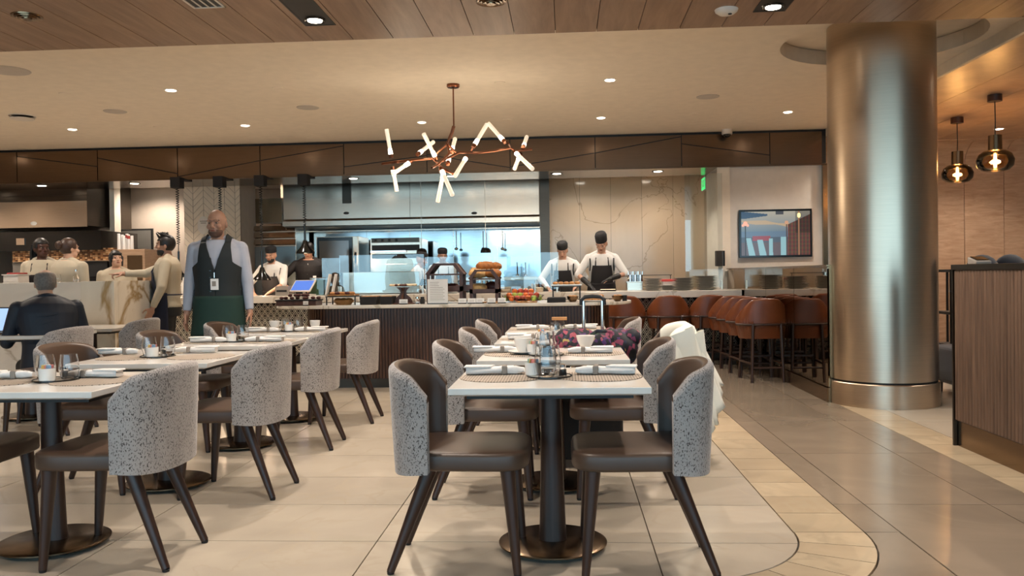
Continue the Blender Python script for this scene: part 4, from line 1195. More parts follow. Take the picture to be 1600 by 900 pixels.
# ---- left kitchen: hood, pizza oven front, towels
a, b = at(-60, 358, 13.3), at(137, 358, 13.3)
t = thing('extractor_hood', 'brushed steel hood at the far left with a bright reflection', 'hood', ((a.x + b.x) / 2, 13.3, a.z)); w_ = b.x - a.x
MB().b2(-w_ / 2, w_ / 2, 0, 1.4, .02, 2.9 - a.z).build('body', 'dark_steel', t); MB().b2(-w_ / 2, w_ / 2, -.02, 0, 0, 2.74 - a.z - .2).build('front_sheet', 'steel', t)
MB().b2(-w_ / 2, w_ / 2, -.026, -.02, .52, .53).build('seam', 'dark_steel', t)
o = MB().lathe([(.0001, -.004), (.05, -.004), (.055, 0)], n=20, sy=.6).build('maker_badge', 'china', t); o.location = (at(54, 352, 13.3).x - t.location.x, -.022, .07); o.rotation_euler = (PI / 2, 0, 0)
a, b = at(-8, 404, 13.4), at(158, 360, 13.4)
t = thing('hot_cupboard', 'black fronted canopy under the left hood', 'canopy', ((a.x + b.x) / 2, 13.38, at(60, 392, 13.4).z)); w_ = b.x - a.x
MB().b2(-w_ / 2, w_ / 2, 0, 1.2, 0, b.z - t.location.z).build('body', 'gloss_black', t)
p = at(31, 378, 13.35); MB().b2(p.x - t.location.x - .07, p.x - t.location.x + .07, -.02, 0, p.z - t.location.z - .05, p.z - t.location.z + .06).build('display', 'steel', t)
a, b = at(12, 480, 13.3), at(178, 388, 13.3)
t = thing('pizza_oven', 'mosaic fronted oven with a wide black mouth', 'oven', ((a.x + b.x) / 2, 13.45, 0)); w_ = b.x - a.x
zc0, zc1 = at(140, 407, 13.4).z, at(140, 387, 13.4).z
MB().b2(-w_ / 2, w_ / 2, .04, 1.3, 0, zc1).build('body', 'soft_black', t)
plain('mosaic_a', '#a9794f', .25); plain('mosaic_b', '#6e4a30', .25); plain('mosaic_c', '#c9a074', .25)
for nm_, c in (('mosaic_a', 0), ('mosaic_b', 1), ('mosaic_c', 2)):
    m = MB(); rr = random.Random(3 + c)
    for i in range(int(w_ / .045)):
        for j in range(int((zc1 - zc0) / .03)):
            if (i * 7 + j * 13 + (i * j) % 5) % 3 == c: m.b2(-w_ / 2 + i * .045 + .003, -w_ / 2 + i * .045 + .042, 0.0, .04, zc0 + j * .03 + .003, zc0 + j * .03 + .027)
    m.build('mosaic', nm_, t)['kind'] = 'stuff'
x0, x1 = at(113, 420, 13.4).x - t.location.x, at(165, 420, 13.4).x - t.location.x
MB().b2(x0, x1, .0, .05, at(140, 432, 13.4).z, zc0 - .01).build('oven_mouth', 'black', t)
MB().b2(-w_ / 2, w_ / 2, -.03, .02, zc0 - .012, zc0).build('ledge', 'steel', t)
MB().b2(-w_ / 2, x0 - .1, .0, .04, .9, zc0 - .02).build('glass_front', 'oven_window', t)
# timber clad service station with folded towels
a, b = at(178, 470, 12.8), at(226, 389, 12.8)
t = thing('service_station', 'warm timber clad station behind the young woman in the green apron', 'cabinet', ((a.x + b.x) / 2, 12.8, 0)); w_ = b.x - a.x; stz = b.z
MB().b2(-w_ / 2, w_ / 2, 0, .6, 0, b.z).build('body', 'panel_wood', t, bevel=.004)
MB().b2(-.02, w_ / 2 - .04, -.015, 0, .95, b.z - .1).build('front_panel', 'bronze', t)
t_dx = at(200, 380, 13.0).x
for k in range(6):
    px = 186 + k * 3.8
    p = at(px, 388, 13.0); h_ = at(px, 365 + (k % 3) * 1.5, 13.0).z - stz
    t = thing('rolled_towel', '%s rolled white towel from the left on the timber station' % ORD[k], 'towel', (p.x, 13.0 + .03 * (k % 2), stz), 0, 'rolled towels')
    MB().cyl((0, 0, 0), (.0, 0, h_), .026, .022, 12).build('roll', 'linen', t, smooth=True)
    if k in (3, 4): plain('towel_red', '#9c3630', .8); MB().cyl((0, 0, h_ - .07), (0, 0, h_ - .02), .0245, .024, 12).build('red_stripe', 'towel_red', t)
# dark framed window on the service wall
a, b = at(181, 425, 15.15), at(238, 357, 15.15)
t = thing('dark_window', 'black framed service window on the cream wall', 'window', ((a.x + b.x) / 2, 15.17, a.z)); w_ = b.x - a.x; h_ = b.z - a.z
MB().b2(-w_ / 2, w_ / 2, -.02, .02, 0, h_).build('frame', 'black', t); MB().b2(-w_ / 2 + .03, w_ / 2 - .03, -.026, -.02, .03, h_ - .03).build('pane', 'oven_window', t)
# cream side wall of the left hood bay
a, b = at(137, 300, 13.25).x, at(178, 300, 13.9).x
struct(MB().b2(a, b, 13.9, 14.1, 0, 2.97).build('trim_5', 'ceiling_paint'))
# pier notice
a = at(318, 352, 13.58)
t = thing('wall_emblem', 'small white round emblem with dark lettering on the tiled pier', 'sign', (a.x, 13.585, a.z), 0)
o = MB().lathe([(.0001, 0), (.10, 0), (.10, .008), (.0001, .008)], n=28, sy=1.5).build('plate', 'white_paint', t); o.rotation_euler = (PI / 2, 0, 0)
for z, s_ in ((.06, .12), (.03, .09)): MB().b2(-s_ / 2, s_ / 2, -.012, -.008, z, z + .014).build('lettering_line', 'band_grey', t)
# back counter things: rear tall goods left of the pier, under the pointing waiter
for k, (px, py) in enumerate([(224, 462), (236, 463), (288, 462), (296, 463)]):
    p = at(px, py, 11.7); t = thing('condiment_bottle', ['squat black and red bottle left on the bar', 'red topped squeeze bottle on the bar', 'tall white bottle on the bar behind the pointing waiter', 'short steel canister on the bar behind the pointing waiter'][k], 'bottle', (p.x, 11.7, .957))
    h_ = [.2, .22, .3, .16][k]
    MB().lathe([(.0001, 0), (.04, 0), (.045, .01), (.045, h_ * .6), (.018, h_ * .8), (.016, h_)], n=20).build('body', ['soft_black', 'towel_red', 'china', 'steel'][k], t, smooth=True)
    MB().lathe([(.02, h_ - .01), (.02, h_ + .02), (.0001, h_ + .025)], n=14).build('cap', ['towel_red', 'china', 'black', 'black'][k], t)
# ---- heat lamps under the bulkhead
def make_heat(L_, low):
    t = thing('heat_lamp', 'x', 'lamp')
    MB().b2(-.075, .075, -.075, .075, -.16, 0).build('mount_box', 'soft_black', t, bevel=.004)
    n = int(L_ * 110); turns = L_ * .72 / .035
    pts = []
    for i in range(n + 1):
        u = i / n; r = .022
        z = -.16 - L_ * u
        ang = u * turns * 2 * PI / .72
        pts.append((r * math.cos(ang) if u < .72 else 0, r * math.sin(ang) if u < .72 else 0, z))
    MB().tube(pts, .0065, 6).build('coiled_cord', 'black', t)
    z0 = -.16 - L_
    MB().cyl((0, 0, z0 - .10), (0, 0, z0 + .22), .016, n=12).build('stem', 'gloss_black', t)
    MB().lathe([(.03, z0 - .02), (.04, z0 - .06), (.055, z0 - .10), (.135, z0 - .19), (.14, z0 - .215), (.13, z0 - .215), (.05, z0 - .12), (.028, z0 - .10)], n=36).build('shade', 'gloss_black', t, smooth=True)
    MB().ball((0, 0, z0 - .165), (.045, .045, .045), 14, 9).build('bulb', 'lamp_glow', t)
    return t
for px, py, lb in [(280, 438, 'heat lamp hanging low between the pointing waiter and the tiled pier'), (346, 420, 'heat lamp with its cord behind the bald waiter'), (410, 438, 'heat lamp with a black shade before the cook in the skull cap'), (477, 396, 'heat lamp with a black shade over the cook in the dark jacket')]:
    p = at(px, py, 12.15); L_ = BZ0 - .02 - .16 - .215 - p.z
    t = make_heat(L_, 0); t['label'] = lb; t['group'] = 'black heat lamps on coiled cords'
    t.location = (p.x, 12.15, BZ0 - .02 )
    MB().b2(-.05, .05, -.0, .40, -.02, .0).build('mount_arm', 'soft_black', t)
    l = bpy.data.lights.new('lamp_light', 'POINT'); l.energy = 4; l.color = (1, .7, .45); l.shadow_soft_size = .04
    o = bpy.data.objects.new('lamp_light', l); COL.objects.link(o); o.parent = t; o.location = (0, 0, p.z - t.location.z - .04)
# three small black lamps on rods over the kitchen work table
for k, (px, py, Y) in enumerate([(659, 396, 13.2), (759, 395, 13.2)]):
    p = at(px, py, Y); t = thing('dome_lamp', ['small black dome lamp behind the bread display, left', 'small black dome lamp above the bread loaves'][k], 'lamp', (p.x, Y, p.z), 0, 'small black dome lamps')
    MB().lathe([(.085, 0), (.08, .045), (.05, .075), (.0001, .085)], n=24).build('shade', 'gloss_black', t, smooth=True); MB().cyl((0, 0, .08), (0, 0, 2.965 - p.z), .004, n=6).build('rod', 'steel', t)
# ---- right end of the bar: plate stacks, pans
pl_me = {}
def plate_me(r):
    if r not in pl_me: pl_me[r] = MB().lathe([(.0001, .001), (r * .55, 0), (r * .6, .003), (r * .97, .017), (r, .0205), (r * .95, .0205), (r * .6, .008), (.0001, .006)], n=28).mesh('plate', 'grey_china', True)
    return pl_me[r]
for px, r, n_, lb, Y in [(1020, .135, 8, 'left stack of grey plates', 11.6), (1068, .155, 8, 'middle stack of grey plates', 11.55), (1104, .155, 9, 'right stack of grey plates', 11.6)]:
    x = at(px, 455, Y).x
    for k in range(n_):
        o = pobj('dinner_plate', plate_me(r), None, (x + random.uniform(-.004, .004), Y, (.9575 + .0215 * k)))
        pos = 'lowest' if k == 0 else ('topmost' if k == n_ - 1 else ORD[k] + ' from the bottom')
        tag(o, 'grey plate, %s of the %s on the bar' % (pos, lb), 'plate', 'grey plates stacked on the bar')
for k in range(4):
    o = pobj('flat_plate', plate_me(.13), None, (at(1047, 455, 11.75).x, 11.9, .9575 + .016 * k)); tag(o, 'pale plate, %s of the low rear stack on the bar' % ('lowest' if k == 0 else 'topmost' if k == 3 else ORD[k] + ' from the bottom'), 'plate', 'plates of the low rear stack')
t, w_, h_ = tb('steel_container', 'square steel food container left of the plate stacks', 'container', 980, 1004, 441, 454, 11.8, .22, 'steel', z0=.957)
MB().b2(-w_ / 2 - .01, w_ / 2 + .01, -.01, .23, h_, h_ + .012).build('lid', 'steel', t)
for k, (px, lb) in enumerate([(986, 'left'), (994, 'middle'), (1002, 'right')]):
    p = at(px, 441, 11.9); t = thing('utensil_pot', 'steel utensil pot, %s of three behind the plates' % lb, 'pot', (p.x, 12.03, .957), 0, 'utensil pots')
    MB().lathe([(.0001, 0), (.036, 0), (.036, .22), (.034, .22), (.034, .01), (.0001, .008)], n=18).build('pot', 'chrome', t, smooth=True)
    for q in range(4): MB().cyl((.015 * math.cos(q * 1.6), .015 * math.sin(q * 1.6), .02), (.03 * math.cos(q * 1.6), .03 * math.sin(q * 1.6), .27), .004, n=6).build('utensil_handle', 'chrome', t)
t, w_, h_ = tb('black_rack', 'thin black rack shelf over the utensil pots', 'rack', 982, 1050, 429, 431, 12.1, .04, 'black', bevel=0)
for s_ in (-1, 1): MB().cyl((s_ * (w_ / 2 - .02), .01, .957 - t.location.z), (s_ * (w_ / 2 - .02), .01, 0), .006, n=8).build('post', 'black', t)
plain('red_plastic', '#c8433c', .4)
t, w_, h_ = tb('red_tray', 'flat red tray above the plates on the bar', 'tray', 1034, 1058, 436, 440, 12.0, .25, 'red_plastic')
MB().b2(-w_ / 2 + .02, w_ / 2 - .02, .02, .23, .957 - t.location.z, 0).build('box', 'paper', t)
# printed card stand left of the wall speaker: small glass screens on the right bar
x = at(1094, 380, 11.9).x
t = thing('glass_screen', 'tall clear glass screen at the right end of the bar', 'screen', (at(1100, 400, 11.9).x, 11.9, .957), 0, 'glass food screens')
MB().b2(-.26, .26, -.004, .004, .03, 2.76 - .02 - .957 - .15).build('pane', 'sneeze_glass', t)
for s_ in (-1, 1): MB().b2(s_ * .24 - .012, s_ * .24 + .012, -.015, .015, 0, .12).build('clamp', 'steel', t)
# ================================================================== ON THE BUFFET (top z .905)
BT = .906
def bx_(px, Y=9.0): return at(px, 470, Y).x
def card(px, Y, w_, h_, lb, tilt=.25):
    t = thing('label_card', lb, 'card', (bx_(px, Y), Y, BT), 0, 'small label cards')
    MB().box((0, .012, h_ / 2 + .004), (w_, .006, h_), rx=-tilt).build('card', 'paper', t); MB().b2(-w_ / 2, w_ / 2, -.005, .035, 0, .01).build('holder', 'black', t)
    for q in range(2): MB().box((0, .0075 - .0 - (q * 0), h_ * (.62 - .25 * q) + .004), (w_ * .6, .001, h_ * .06), rx=-tilt).build('print_line', 'band_grey', t)
    return t
plain('food_dark', '#4a1f18', .5, var=.3, bump=.3); plain('food_gold', '#b9824a', .5, var=.25, scale=40, bump=.3); plain('crust', '#a5662e', .6, var=.3, scale=30, bump=.4); plain('crust_light', '#d0a469', .7, var=.25, scale=25, bump=.4)
plain('orange_skin', '#e0702a', .45, bump=.1, scale=60); plain('apple_green', '#9bb04a', .35, var=.2); plain('apple_red', '#b5442c', .35, var=.35); plain('flour', '#e4d3b2', .8); plain('cream_food', '#e8d6b4', .5)
# left dark tray with desserts
t = thing('dessert_tray', 'long dark tray at the left end of the buffet', 'tray', (bx_(470), 8.95, BT))
MB().b2(-.22, .22, -.12, .12, 0, .05).build('base', 'walnut', t, bevel=.004); MB().b2(-.23, .23, -.13, .13, .05, .065).build('plate', 'soft_black', t, bevel=.003); card(477, 8.78, .055, .045, 'small white card before the dessert tray', .1)
t = thing('dessert_platter', 'white oval platter behind the dessert tray', 'plate', (bx_(462, 9.25), 9.25, BT))
MB().lathe([(.0001, .0), (.14, 0), (.2, .02), (.2, .026), (.0001, .012)], n=36, sy=.6).build('dish', 'china', t, smooth=True)
for k in range(14):
    a = k * 2.4; r = .04 + .012 * k
    p = (bx_(470) + r * 1.15 * math.cos(a), 8.95 + .42 * r * math.sin(a), BT + .065 + (.03 if k < 6 else 0))
    o = MB().ball((0, 0, .016), (.026, .024, .018), 12, 7).build('dessert', 'food_dark', None, smooth=True, loc=p); tag(o, 'small glazed dessert in the pile on the dark tray', 'dessert', 'desserts piled on the dark tray')
# risers
def riser(px0, px1, py, Y, d, lb):
    a, b = at(px0, py, Y), at(px1, py, Y); h_ = a.z - BT; w_ = b.x - a.x
    t = thing('display_riser', lb, 'stand', ((a.x + b.x) / 2, Y + d / 2, BT), 0, 'black wire display risers')
    MB().b2(-w_ / 2, w_ / 2, -d / 2, d / 2, h_ - .012, h_).build('shelf', 'dark_steel', t, bevel=.003)
    for sx_ in (-1, 1):
        for sy_ in (-1, 1): MB().b2(sx_ * (w_ / 2 - .012) - .006, sx_ * (w_ / 2 - .012) + .006, sy_ * (d / 2 - .012) - .006, sy_ * (d / 2 - .012) + .006, 0, h_ - .012).build('leg', 'black', t)
    return t, h_, w_
t, rh, rw = riser(508, 556, 463, 8.85, .26, 'black wire riser with a wooden board left on the buffet')
o = MB().b2(-.15, .15, -.11, .11, 0, .014).build('serving_board', 'board_wood', None, bevel=.004, loc=(t.location.x, t.location.y, BT + rh)); tag(o, 'wooden board on the left riser of the buffet', 'board')
for k in range(9):
    o = MB().ball((0, 0, .015), (.032, .028, .018), 12, 7).build('canape', 'food_dark' if k % 2 else 'food_gold', None, smooth=True, loc=(t.location.x - .11 + .055 * (k % 5), t.location.y - .05 + .09 * (k // 5), BT + rh + .014)); tag(o, ('dark' if k % 2 else 'golden') + ' canape, %s from the left in the %s row on the left riser' % (ORD[k % 5], 'front' if k < 5 else 'back'), 'canape', 'canapes on the left riser')
t2 = thing('bread_basket', 'oval basket of bread under the left riser', 'basket', (t.location.x, t.location.y, BT))
MB().lathe([(.0001, 0), (.08, 0), (.12, .05), (.115, .05), (.0001, .01)], n=28, sy=.7).build('basket', 'board_wood', t2, smooth=True)
for k in range(3): o = MB().ball((0, 0, .02), (.045, .028, .025), 12, 7).build('bread_roll', 'crust', None, smooth=True, loc=(t.location.x - .06 + .06 * k, t.location.y, BT + .03)); tag(o, ['left', 'middle', 'right'][k] + ' bread roll in the basket under the left riser', 'bread', 'rolls under the left riser')
# black deep trays
for px0, px1, lb in [(559, 589, 'deep black tray right of the left riser'), (591, 613, 'smaller deep black tray beside the cake stand')]:
    a, b = at(px0, 466, 8.8), at(px1, 466, 8.8); w_ = b.x - a.x
    t = thing('black_tray', lb, 'tray', ((a.x + b.x) / 2, 8.95, BT), 0, 'deep black trays')
    m = MB(); m.slab([(-w_ / 2 + .01, -.12), (w_ / 2 - .01, -.12), (w_ / 2 - .01, .12), (-w_ / 2 + .01, .12)], [(0, .01), (.085, 0)]); m.build('tray_body', 'soft_black', t, bevel=.004)
    MB().b2(-w_ / 2 + .02, w_ / 2 - .02, -.105, .105, .085, .09).build('lining', 'food_gold', t)
# hourglass cake stand
c = at(629, 470, 8.95); zt = at(629, 449, 8.95).z - BT; zm = at(629, 460, 8.95).z - BT
t = thing('cake_stand', 'dark wooden two tier hourglass cake stand on the buffet', 'stand', (c.x, 9.0, BT))
prof = [(.105, 0), (.10, .03), (.075, .07), (.04, zm - .005), (.03, zm + .01), (.035, (zm + zt) / 2), (.06, zt - .01), (.075, zt)]
MB().extr([(x, -.012, z) for x, z in prof] + [(-x, -.012, z) for x, z in reversed(prof)], (0, .024, 0)).build('upright', 'walnut', t)
MB().extr([(-.012, x, z) for x, z in prof] + [(-.012, -x, z) for x, z in reversed(prof)], (.024, 0, 0)).build('upright', 'walnut', t)
for z, r in ((zt, .17), (zm, .155)): MB().lathe([(.0001, 0), (r, 0), (r, .012), (.0001, .014)], n=40, sy=.8).build('tier', 'walnut', t, smooth=True)
for k in range(22):
    a = 2 * PI * k / 22; r = .135 if k % 2 else .085
    o = MB().ball((0, 0, .012), (.02, .02, .013), 10, 6).build('petit_four', 'food_dark' if 14 < k < 19 else 'cream_food', None, smooth=True, loc=(c.x + r * math.cos(a), 9.0 + .8 * r * math.sin(a), BT + zt + .013)); tag(o, ('dark' if 14 < k < 19 else 'cream') + ' petit four on the top tier of the wooden cake stand', 'cake', ('dark' if 14 < k < 19 else 'cream') + ' petits fours on the cake stand')
card(630, 8.8, .09, .05, 'white card in front of the hourglass cake stand', .1)
for k, (px, lb) in enumerate([(652, 'small glass jar right of the cake stand'), (660, 'black lidded jar left of the menu sign')]):
    t = thing('spice_jar', lb, 'jar', (bx_(px, 8.9), 8.9, BT)); MB().lathe([(.0001, 0), (.025, 0), (.027, .01), (.027, .05), (.02, .06)], n=20).build('jar', 'clear_glass' if k == 0 else 'soft_black', t, smooth=True); MB().lathe([(.022, .058), (.022, .075), (.0001, .078)], n=16).build('lid', 'chrome' if k == 0 else 'black', t)
# menu sign
a, b = at(668, 477, 8.78), at(699, 436, 8.78); w_ = b.x - a.x; h_ = b.z - BT
t = thing('menu_sign', 'white upright menu sign in a clear holder on the buffet', 'sign', ((a.x + b.x) / 2, 8.8, BT))
MB().b2(-w_ / 2, w_ / 2, -.03, .03, 0, .008).build('foot', 'gloss_black', t); MB().b2(-w_ / 2, w_ / 2, -.003, .003, .008, h_).build('sheet', 'paper', t)
for k in range(11):
    ww = w_ * (.72 if k > 2 else .45) * (.9 if k % 2 else 1)
    MB().b2(-w_ * .38, -w_ * .38 + ww, -.0045, -.003, h_ * (.88 - .07 * k) - .004, h_ * (.88 - .07 * k)).build('print_line', 'band_grey', t)
# timber bread display: two gabled crates
def crate(px0, px1, pyt, Y, d, lb, mirror=False):
    a, b = at(px0, 475, Y), at(px1, pyt, Y); w_ = b.x - a.x; h_ = b.z - BT
    t = thing('bread_crate', lb, 'display', ((a.x + b.x) / 2, Y + d / 2, BT), 0, 'timber bread display crates')
    p = .034
    for sy_ in (-1, 1):
        y = sy_ * (d / 2 - p / 2)
        for sx_ in (-1, 1): MB().b2(sx_ * (w_ / 2 - p / 2) - p / 2, sx_ * (w_ / 2 - p / 2) + p / 2, y - p / 2, y + p / 2, 0, h_ * .72).build('post', 'walnut', t)
        for sx_ in (-1, 1):
            MB().box((sx_ * (w_ / 2 - w_ * .12), y, h_ * .85), (p, p * .8, math.hypot(w_ * .24, h_ * .28) + .0), ry=-sx_ * math.atan2(w_ * .24, h_ * .28)).build('gable_rail', 'walnut', t)
        MB().b2(-w_ / 2 * .55, w_ / 2 * .55, y - p / 2, y + p / 2, h_ - .02, h_).build('top_rail', 'walnut', t)
        MB().b2(-w_ / 2, w_ / 2, y - p / 2, y + p / 2, h_ * .30, h_ * .42).build('front_rail', 'walnut', t)
    MB().b2(-w_ / 2 + .005, w_ / 2 - .005, -d / 2, d / 2, h_ * .29, h_ * .31).build('lower_shelf', 'walnut', t)
    MB().b2(-w_ / 2 + .005, w_ / 2 - .005, -d / 2, d / 2, h_ * .70, h_ * .74).build('upper_shelf', 'walnut', t)
    for sx_ in (-1, 1): MB().box((sx_ * (w_ / 2 - w_ * .12), 0, h_ * .86), (.012, d - .04, math.hypot(w_ * .24, h_ * .28)), ry=-sx_ * math.atan2(w_ * .24, h_ * .28)).build('roof_board', 'walnut', t) if not mirror else None
    MB().b2(-w_ * .28, w_ * .28, -d / 2 + .02, d / 2 - .02, h_ - .012, h_ - .002).build('roof_board', 'walnut', t) if not mirror else None
    return t, w_, h_
c1_, cw1, ch1 = crate(667, 722, 411, 8.98, .34, 'left timber crate of the bread display, behind the menu sign')
c2_, cw2, ch2 = crate(734, 778, 421, 8.84, .36, 'right timber crate of the bread display, piled with loaves', True)
MB().b2(cw1 / 2, cw1 / 2 + .09, -.1, .1, ch1 * .3, ch1 * .45).build('link_shelf', 'walnut', c1_)
def loaf(loc, r, rz, mat, lb, score=True, ry=0):
    t = thing('bread_loaf', lb, 'bread', loc, rz, 'loaves on the bread display')
    m = MB(); rows = []
    N, K = 14, 14
    for i in range(N + 1):
        u = -1 + 2 * i / N; k = math.sqrt(max(0.0004, 1 - u * u)) ** .8
        rows.append([(u * r[0], k * r[1] * math.cos(2 * PI * q / K), r[2] + k * r[2] * math.sin(2 * PI * q / K) * (1 + .05 * math.sin(9 * u))) for q in range(K + 1)])
    m.grid(rows).build('crumb', mat, t, smooth=70)
    if score:
        for q in (-.5, 0, .5): MB().box((q * r[0], 0, 2 * r[2] * (.985 - .14 * q * q)), (.012, r[1] * 1.1, .008), rz=.7).build('score', 'flour', t, bevel=.002)
    return t
X2, Y2 = c2_.location.x, c2_.location.y; zt2 = BT + ch2 * .74
for dx, dy, dz, r, rz, mt, lb in [(-.07, -.05, 0, (.11, .062, .05), .3, 'crust_light', 'pale oval loaf at the front left of the bread pile'), (.09, -.06, 0, (.10, .06, .05), -.3, 'crust', 'dark scored loaf at the front right of the bread pile'), (-.10, .09, .02, (.10, .06, .05), .9, 'crust_light', 'pale floured loaf at the back left of the bread pile'),
                                   (.0, .05, .085, (.11, .06, .05), .1, 'crust', 'brown loaf topmost on the left of the bread pile'), (.10, .06, .08, (.09, .055, .048), -.6, 'crust', 'brown loaf topmost on the right of the bread pile')]:
    loaf((X2 + dx, Y2 + dy, zt2 + dz), r, rz, mt, lb)
zl2 = BT + ch2 * .31
loaf((X2 - .06, Y2 - .06, zl2), (.09, .06, .05), .2, 'crust_light', 'cut pale loaf on the lower shelf of the right crate'); loaf((X2 + .07, Y2 - .02, zl2), (.09, .06, .06), -.5, 'food_dark', 'dark rye loaf on the lower shelf of the right crate')
loaf((c1_.location.x + .06, c1_.location.y, BT + ch1 * .31), (.09, .05, .04), 0, 'food_dark', 'dark loaf on the lower shelf of the left crate')
# label cards and tongs
for k, px in enumerate((722, 737, 750, 768, 784)): card(px, 8.74, .085, .052, '%s white label card from the left before the bread display' % ORD[k])
def tongs(px, Y, rz, lb):
    t = thing('wooden_tongs', lb, 'tongs', (bx_(px, Y), Y, BT), rz, 'wooden tongs')
    for s_ in (-1, 1):
        MB().box((.0, s_ * .008, .012 + .006 * s_), (.20, .012, .007), rz=s_ * .08).build('arm', 'board_wood', t, bevel=.002)
    MB().lathe([(.0001, 0), (.022, 0), (.024, .01), (.0001, .014)], (-.1, 0, .006), 14).build('paddle', 'board_wood', t)
tongs(771, 8.76, .0, 'wooden tongs in front of the bread cards'); tongs(825, 8.76, -.1, 'wooden tongs in front of the fruit bowl')
# fruit bowl
fx = bx_(817, 9.0)
t = thing('fruit_bowl', 'wide low glass bowl heaped with oranges and apples', 'bowl', (fx, 9.05, BT))
MB().lathe([(.0001, 0), (.15, 0), (.20, .035), (.235, .075), (.23, .075), (.19, .035), (.0001, .008)], n=44, sy=.7).build('glass_body', 'clear_glass', t, smooth=True)
rr = random.Random(5); nf = [0, 0, 0]; spots = []
for k in range(7): spots.append((-.18 + .06 * k, -.10 if 0 < k < 6 else -.02, .045))
for k in range(6): spots.append((-.15 + .06 * k, -.04, .075))
for k in range(6): spots.append((-.15 + .06 * k, .05, .06))
for k in range(4): spots.append((-.09 + .06 * k, .0, .115))
for k, (dx, dy, dz) in enumerate(spots):
    kind = [1, 0, 1, 0, 2, 0][(k * 5 + k // 3) % 6]
    nm_ = ['orange', 'green_apple', 'red_apple'][kind]; mt = ['orange_skin', 'apple_green', 'apple_red'][kind]
    o = MB().lathe([(.0001, -.026), (.015, -.03), (.028, -.016), (.031, 0), (.027, .018), (.013, .029), (.0001, .026)], n=16).build(nm_, mt, None, smooth=True, loc=(fx + dx, 9.05 + dy, BT + dz)); MB().cyl((0, 0, .024), (.002, 0, .036), .0018, n=5).build('stalk', 'walnut', o)
    row = 'front row' if k < 7 else 'second row' if k < 13 else 'back row' if k < 19 else 'top layer'
    i0 = k if k < 7 else k - 7 if k < 13 else k - 13 if k < 19 else k - 19
    tag(o, '%s, %s from the left in the %s of the fruit bowl' % (nm_.replace('_', ' '), ORD[i0], row), 'fruit', 'fruit heaped in the glass bowl')
# black box, right riser with pastries, bowls
t, w_, h_ = tb('black_tray', 'deep square black tray right of the fruit bowl', 'tray', 855, 884, 465, 477, 8.75, .22, 'soft_black', 'tray_body', z0=BT, bevel=.006)
MB().b2(-w_ / 2 + .012, w_ / 2 - .012, .012, .208, h_, h_ + .003).build('lining', 'black', t)
t, rh, rw = riser(862, 908, 447, 8.98, .26, 'tall black riser holding the pastry tray right on the buffet')
p_ = t.location
o = MB().b2(-rw / 2 - .01, rw / 2 + .01, -.13, .13, 0, .016).build('pastry_tray', 'china', None, bevel=.004, loc=(p_.x, p_.y, BT + rh)); tag(o, 'pale tray of pastries on the tall right riser', 'tray')
for k in range(10): o = MB().ball((0, 0, .014), (.03, .024, .016), 12, 7).build('pastry', 'food_gold', None, smooth=True, loc=(p_.x - .12 + .06 * (k % 5), p_.y - .07 + .12 * (k // 5), BT + rh + .016)); tag(o, '%s pastry from the left in the %s row of the riser tray' % (ORD[k % 5], 'front' if k < 5 else 'back'), 'pastry', 'pastries on the tall riser')
for px, lb in [(895, 'gold rimmed bowl of snacks beneath the tall riser'), (965, 'gold bowl of pastries at the right tip of the buffet')]:
    t = thing('snack_bowl', lb, 'bowl', (bx_(px, 8.9), 8.9, BT)); MB().lathe([(.0001, 0), (.03, 0), (.055, .03), (.065, .06), (.06, .06), (.05, .03), (.0001, .01)], n=24).build('bowl', 'brass_disc', t, smooth=True)
    for k in range(5): MB().ball((.03 * math.cos(k * 1.3), .03 * math.sin(k * 1.3), .055), (.02, .018, .016), 10, 6).build('snack', 'food_gold', t, smooth=True)
t = thing('pastry_plate', 'white plate of golden pastries behind the suitcase handle', 'plate', (bx_(928, 8.9), 8.9, BT)); MB().lathe([(.0001, 0), (.1, 0), (.13, .014), (.13, .019), (.0001, .008)], n=32).build('dish', 'china', t, smooth=True)
for k in range(9): o = MB().ball((0, 0, .02), (.035, .026, .022), 12, 7).build('pastry', 'food_gold', None, smooth=True, loc=(t.location.x + .075 * math.cos(k * .8), t.location.y + .07 * math.sin(k * .8), BT + .012 + (.025 if k == 8 else 0))); tag(o, 'golden pastry on the white plate behind the suitcase handle', 'pastry', 'pastries on the white plate')
t = thing('jam_pot', 'small black jar at the right end of the buffet', 'jar', (bx_(976, 9.0), 9.0, BT)); MB().lathe([(.0001, 0), (.025, 0), (.027, .045), (.02, .055)], n=18).build('jar', 'soft_black', t, smooth=True); MB().lathe([(.026, .045), (.026, .06), (.0001, .062)], n=16).build('lid', 'black', t)
# ---- till and cartons on the bar
c = at(470, 458, 11.65)
t = thing('till_tablet', 'white framed till tablet with a blue screen, tilted on the bar', 'tablet', (c.x + .02, 11.65, .957), -.35)
MB().b2(-.16, .16, -.06, .12, 0, .02).build('base', 'white_paint', t, bevel=.004)
MB().cyl((0, .05, .02), (0, .03, .10), .02, n=12).build('stand', 'white_paint', t)
s_ = MB().box((0, .02, .135), (.36, .018, .215), rx=-.75).build('casing', 'white_paint', t, bevel=.004)
emit('screen_blue', '#3a5fae', .9); MB().box((0, .0125, .1435), (.32, .004, .18), rx=-.75).build('screen', 'screen_blue', t)
t, w_, h_ = tb('card_printer', 'grey receipt printer left of the till tablet', 'printer', 430, 450, 447, 459, 11.6, .2, 'band_grey', z0=.957)
MB().b2(-w_ / 2 + .02, w_ / 2 - .02, -.004, 0, h_ * .4, h_ * .6).build('paper_slot', 'black', t)
plain('greens', '#6f8a55', .6, var=.3, scale=30)
t, w_, h_ = tb('salad_container', 'tall clear container of greens right of the till tablet', 'container', 486, 505, 437, 458, 11.7, .2, 'greens', 'contents', z0=.957)
